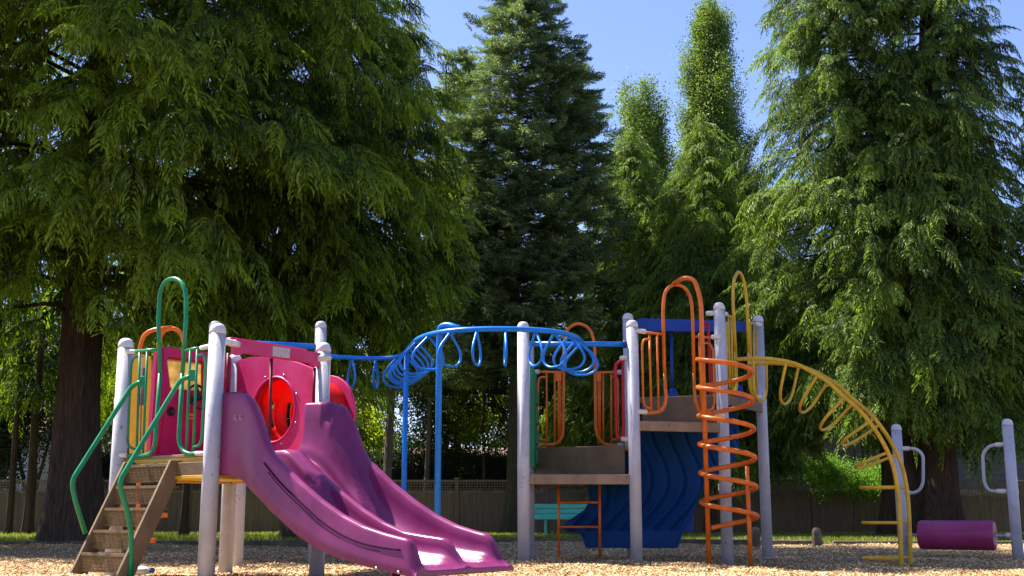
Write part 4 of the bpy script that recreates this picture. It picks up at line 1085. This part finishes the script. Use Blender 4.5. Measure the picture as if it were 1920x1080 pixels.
# spruces in the middle
conifer('tall dark spruce with a spiky pointed outline in the middle of the picture', 'spruce', 'spruce', X(958, 30, 850), 30, Z(-80, 30), Z(700, 30),
        [(0, 1.6), (.15, 2.5), (.42, 2.4), (.6, 2.0), (.78, 1.5), (.9, .85), (1, .1)], 420, 1.15, .72, .20, bark='barkm', lean=(.020, 0), droop=.18, rise=.10, seed=6, tint0=.54, name='spruce_tree', cat='tree')
conifer('paler spruce half hidden at the left side of the tall dark spruce', 'spruce', 'spruce', X(865, 36.5, 300), 36.5, Z(105, 36.5), Z(720, 36.5),
        [(0, 1.9), (.3, 1.8), (.6, 1.35), (.85, .7), (1, .1)], 210, 1.1, .75, .13, bark='barkm', droop=.08, seed=7, tint0=.62, name='spruce_tree')
conifer('blue-green spruce half hidden at the right side of the tall dark spruce', 'spruce', 'spruce', X(1078, 36.5, 300), 36.5, Z(125, 36.5), Z(760, 36.5),
        [(0, 2.1), (.3, 1.8), (.6, 1.2), (.85, .65), (1, .1)], 200, 1.1, .75, .13, bark='barkm', droop=.08, seed=8, tint0=.22, name='spruce_tree')
conifer('young sunlit spruce above the blue rings', 'spruce', 'spruce', X(805, 32.5, 600), 32.5, Z(430, 32.5), Z(740, 32.5),
        [(0, 2.3), (.4, 1.9), (.8, .7), (1, .1)], 90, 1.0, .70, .09, bark='barkt', droop=.12, seed=9, tint0=.66, name='spruce_tree')
conifer('slim tree with a bare thin trunk just right of the slide', 'spruce', 'spruce', X(730, 28, 800), 28, 12.5, Z(665, 28),
        [(0, 1.6), (.4, 1.8), (.8, .9), (1, .1)], 90, .9, .8, .115, bark='barkt', droop=.25, seed=10, tint0=.55, name='spruce_tree', flare=1.2)
# between the spruce and the big right cedar
conifer('bushy cedar in front of the shorter poplar, right of the tall spruce', 'cedar', 'cedar2', X(1190, 32, 600), 32, Z(255, 32), Z(860, 32),
        [(0, 2.4), (.3, 2.3), (.7, 1.4), (1, .15)], 280, 1.9, .60, .14, bark='bark', droop=.4, seed=13, tint0=.55)
conifer('bushy cedar in front of the tallest poplar, behind the orange spiral', 'cedar', 'cedar2', X(1325, 30, 600), 30, Z(240, 30), Z(840, 30),
        [(0, 2.4), (.3, 2.3), (.7, 1.4), (1, .15)], 280, 1.9, .60, .14, bark='bark', droop=.4, seed=14, tint0=.52)
conifer('low bushy cedar behind the yellow gate, at the left foot of the broad right cedar', 'cedar', 'cedar2', X(1420, 37, 600), 37, Z(330, 37), Z(800, 37),
        [(0, 2.3), (.3, 2.2), (.7, 1.4), (1, .15)], 240, 1.9, .60, .13, bark='bark', droop=.4, seed=18, tint0=.46)
# big right cedars
conifer('broad bright cedar filling the right side, left of the twin trunks', 'cedar', 'cedar2', 9.0, 27.0, 19.5, 2.9,
        [(0, 3.1), (.15, 3.6), (.35, 2.6), (.6, 1.8), (1, .4)], 430, 1.85, .60, .36, lean=(-.085, 0), droop=.42, seed=15, tint0=.42)
conifer('tall cedar at right whose thick trunk stands behind the plum drum', 'cedar', 'cedar2', 9.45, 26.6, 19, 3.0,
        [(0, 2.5), (.2, 2.7), (.4, 2.1), (.65, 1.6), (1, .4)], 360, 1.85, .60, .40, lean=(.045, 0), droop=.42, seed=16, tint0=.36)
conifer('cedar leaning in from the right edge of the picture', 'cedar', 'cedar2', 13.3, 25, 13.5, 2.6,
        [(0, 2.3), (.3, 2.7), (.7, 1.6), (1, .3)], 150, 1.2, .68, .25, droop=.33, seed=17, tint0=.42)
# poplar: upright shoots clothed in small leaves
def poplar(lab, px, Y, ptop, r0, n, cone, seed):
    x, y = X(px, Y, 300), Y; zt = Z(ptop, Y); rng = np.random.default_rng(seed); bl = []; st = []
    st.append((.16, [(x, y, -.2), (x, y, 5), (x+.1, y, zt-1)]))
    for i in range(n):
        z0 = 3.0+(zt-5.2)*rng.random()**.9; a = rng.random()*6.28; q = (zt-z0)/(zt-3); r = r0*(min(1, q*1.9+.12) if not cone else .25+.95*q)*(rng.uniform(.3, .7) if i % 3 == 0 else rng.uniform(.8, 1.15)); h = rng.uniform(1.3, 2.8); w = rng.uniform(.17, .36)
        for k in range(5):
            f = k/4; bl.append((x+math.cos(a)*r*(.35+.65*f**.6)+rng.normal(0, .05), y+math.sin(a)*r*(.35+.65*f**.6), min(zt-.35, z0+h*f), w*(1.15-.75*f), w*(1.15-.75*f), .40))
    for k in range(15): bl.append((x-.08+.10*math.sin(k*1.9), y, zt-.3-.30*k, .15+.042*k, .15+.042*k, .34))
    leafy(lab, 'leaf', 'poplar', bl, seed=seed+1, dens=48, sc=.50, tint0=.5, name='poplar_tree', stems=st)
poplar('columnar poplar with small bright leaves, tallest against the open sky', 1338, 38, 5, 1.30, 84, False, 21)
poplar('shorter pointed poplar standing against the sky left of the tallest poplar', 1212, 37, 146, 1.75, 84, True, 26)
# far leafy trees filling the gaps
def bush(lab, mkey, px0, px1, py0, py1, Y, ry=1.0, seed=1, nbl=9, kind='leaf', dens=9, sc=.6, name='leafy_tree', cat='tree', stem=.06, tint0=.5, base=None):
    rng = random.Random(seed); xa, xb = X(px0, Y), X(px1, Y); za, zb = Z(py1, Y), Z(py0, Y); bl = []
    for i in range(nbl):
        k = (i+.5)/nbl; rx = (xb-xa)*.22*rng.uniform(.8, 1.25); rz = (zb-za)*.26*rng.uniform(.8, 1.25)
        bl.append((xa+rx*.6+(xb-xa-rx*1.2)*rng.random(), Y+rng.uniform(-.4, .4)*ry, za+rz*.6+(zb-za-rz*1.3)*rng.random(), rx, ry, rz))
    xm = (xa+xb)/2; st = [(stem, [(xm, Y, -.1), (xm+.1, Y, za*.6+.2), (xm-.1, Y, (za+zb)/2)])]
    if stem > .05: st += [(stem*.6, [(xm, Y, .6), (xm+(xb-xa)*.15, Y, (za+zb)/2)]), (stem*.6, [(xm, Y, .5), (xm-(xb-xa)*.2, Y, (za+zb)/2+.3)])]
    return leafy(lab, kind, mkey, bl, name=name, cat=cat, seed=seed, dens=dens, sc=sc, tint0=tint0, stems=st)
bush('lime green leafy tree glowing behind the left end of the blue ladder', 'lime', 640, 770, 640, 900, 34.5, seed=31, tint0=.45, dens=8)
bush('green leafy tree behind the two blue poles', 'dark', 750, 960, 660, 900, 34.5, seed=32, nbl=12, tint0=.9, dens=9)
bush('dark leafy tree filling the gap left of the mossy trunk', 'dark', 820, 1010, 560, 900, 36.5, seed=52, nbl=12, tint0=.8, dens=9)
bush('yellow-green leafy bush between the blue pole and the mossy trunk', 'lime', 850, 940, 760, 890, 33.8, seed=33, nbl=6, tint0=.25, dens=7)
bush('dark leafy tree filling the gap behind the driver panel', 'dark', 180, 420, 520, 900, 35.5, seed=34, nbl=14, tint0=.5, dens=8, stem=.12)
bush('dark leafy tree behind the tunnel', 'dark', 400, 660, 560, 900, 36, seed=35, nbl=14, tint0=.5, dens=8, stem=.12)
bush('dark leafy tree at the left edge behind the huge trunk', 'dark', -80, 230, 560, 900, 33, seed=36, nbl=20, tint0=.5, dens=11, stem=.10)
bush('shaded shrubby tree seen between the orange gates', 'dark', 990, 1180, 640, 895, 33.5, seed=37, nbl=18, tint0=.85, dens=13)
bush('dim leafy tree behind the orange spiral', 'dark', 1150, 1400, 600, 880, 34.5, seed=38, nbl=14, tint0=.9, dens=8)
bush('yellow-green bush spilling over the fence right of the spiral', 'lime', 1366, 1490, 800, 905, 32.6, seed=39, nbl=8, tint0=.7, dens=11, sc=.5, name='bush', cat='bush', stem=.04)
bush('bright green shrub mounded over the fence below the yellow arch', 'shrub', 1490, 1672, 858, 928, 31.2, ry=.6, seed=40, nbl=20, tint0=.6, dens=20, sc=.36, name='bush', cat='bush', stem=.03)
bush('small shrub spilling down the fence beside the yellow arch foot', 'shrub', 1590, 1690, 895, 945, 31.1, ry=.35, seed=41, nbl=7, tint0=.7, dens=22, sc=.34, name='bush', cat='bush', stem=.03)
# clipped hedge behind the fence
def hedge():
    T = thing('hedge', 'long dark clipped hedge just behind the board fence', 'hedge'); rng = np.random.default_rng(44); n = 5200
    x = rng.uniform(-12, .6, n); face = rng.random(n) < .5; y = np.where(face, 33.2+rng.random(n)*.1, 33.2+rng.random(n)*1.0); z = np.where(face, rng.uniform(.8, 2.0, n), 2.0)+rng.normal(0, .05, n)+.05*np.sin(x*3)
    V, t = stamp('leaf', np.stack([x, y, z], 1), rng.random(n)*6.28, rng.normal(0, .5, n), rng.random(n)*6.28, .34*rng.uniform(.7, 1.2, n), .5+rng.normal(0, .15, n), rng)
    bulk('foliage', V, np.arange(len(V)).reshape(-1, 4), t, LM['hedge'], T)
    MB().box((-5.7, 33.75, 1.0), (6.2, 0, 0), (0, .42, 0), (0, 0, .95)).build('hedge_core', M['hole'] if False else 'bark', T, .05)
hedge()
# thin dark trunks in the left background
for px, Y, r, lab in ((15, 30, .09, 'thin dark trunk nearest the left edge in front of the fence'), (52, 29.5, .13, 'dark trunk between the left edge and the huge cedar'), (346, 28.5, .10, 'thin leaning dark trunk seen below the play deck'), (905, 33, .06, 'thin dark stem left of the mossy trunk')):
    T = thing('slim_tree', lab, 'tree'); x = X(px, Y, 950)
    trunk(T, (x, Y), 9, r, 'bark', (.05 if px == 346 else .02, 0), 1.3)
    rng = np.random.default_rng(px); n = 60; a = rng.random(n)*6.28; rr = rng.random(n)*1.3; zz = rng.uniform(3.4, 8.8, n)
    V, t = stamp('cedar', np.stack([x+.03*zz+rr*np.cos(a), Y+rr*np.sin(a), zz], 1), a, rng.normal(0, .2, n), rng.normal(0, .2, n), np.full(n, .8), .15+rng.normal(0, .1, n), rng)
    bulk('crown', V, np.arange(len(V)).reshape(-1, 4), t, LM['cedar'], T)

def belt():
    rng = np.random.default_rng(60); n = 9000; x = rng.uniform(-45, 45, n); z = rng.random(n)**.8*(4.2+1.2*np.sin(x*.5)+.8*np.sin(x*1.3+1)); y = 62+rng.random(n)*4
    V, t = stamp('leaf', np.stack([x, y, z], 1), rng.random(n)*6.28, rng.normal(0, .5, n), rng.random(n)*6.28, 1.25*rng.uniform(.7, 1.3, n), .5+.2*np.sin(x*2.1)*np.sin(z*2)+rng.normal(0, .1, n), rng)
    tag(bulk('far_woods', V, np.arange(len(V)).reshape(-1, 4), t, LM['dark']), 'far belt of trees beyond the houses', 'woods', kind='stuff')
belt()

# ================================================================== LIGHT, SKY, CAMERA
SUN_EL = 57; sv = Vector((.875, -.485, 0)).normalized()          # the way the light travels over the ground
d = Vector((sv.x*math.cos(R(SUN_EL)), sv.y*math.cos(R(SUN_EL)), -math.sin(R(SUN_EL))))
s = bpy.data.lights.new('sun', 'SUN'); s.energy = 5.0; s.angle = R(.53); s.color = (1, .94, .84)
so = bpy.data.objects.new('sun', s); C.objects.link(so); so.rotation_euler = d.to_track_quat('-Z', 'Y').to_euler()
w = bpy.data.worlds.new('World'); bpy.context.scene.world = w; w.use_nodes = True
nt = w.node_tree; sk = nt.nodes.new('ShaderNodeTexSky'); sk.sky_type = 'NISHITA'; sk.sun_disc = False
sk.sun_elevation = R(SUN_EL); sk.sun_rotation = math.atan2(-d.x, -d.y); sk.air_density = 1.0; sk.dust_density = .5; sk.ozone_density = 2.0; sk.altitude = 50
wb = nt.nodes.new('ShaderNodeMix'); wb.data_type = 'RGBA'; wb.blend_type = 'MULTIPLY'; wb.inputs[0].default_value = 1; wb.inputs[7].default_value = (.81, .80, 1.03, 1)
nt.links.new(sk.outputs[0], wb.inputs[6]); nt.links.new(wb.outputs[2], nt.nodes['Background'].inputs[0]); nt.nodes['Background'].inputs[1].default_value = .080
cam = bpy.data.cameras.new('camera'); co = bpy.data.objects.new('camera', cam); C.objects.link(co)
co.location = (0, 0, CH); co.rotation_euler = (math.pi/2+TH, 0, 0)
cam.sensor_width = 36; cam.lens = F/1920*36; cam.clip_end = 2000; cam.clip_start = .1
bpy.context.scene.camera = co
sc = bpy.context.scene
sc.view_settings.view_transform = 'Standard'; sc.view_settings.look = 'None'; sc.view_settings.exposure = 1.68; sc.view_settings.gamma = 1
sc.cycles.max_bounces = 8; sc.cycles.transmission_bounces = 4; sc.cycles.diffuse_bounces = 3; sc.cycles.transparent_max_bounces = 8
sc.cycles.sample_clamp_indirect = 6
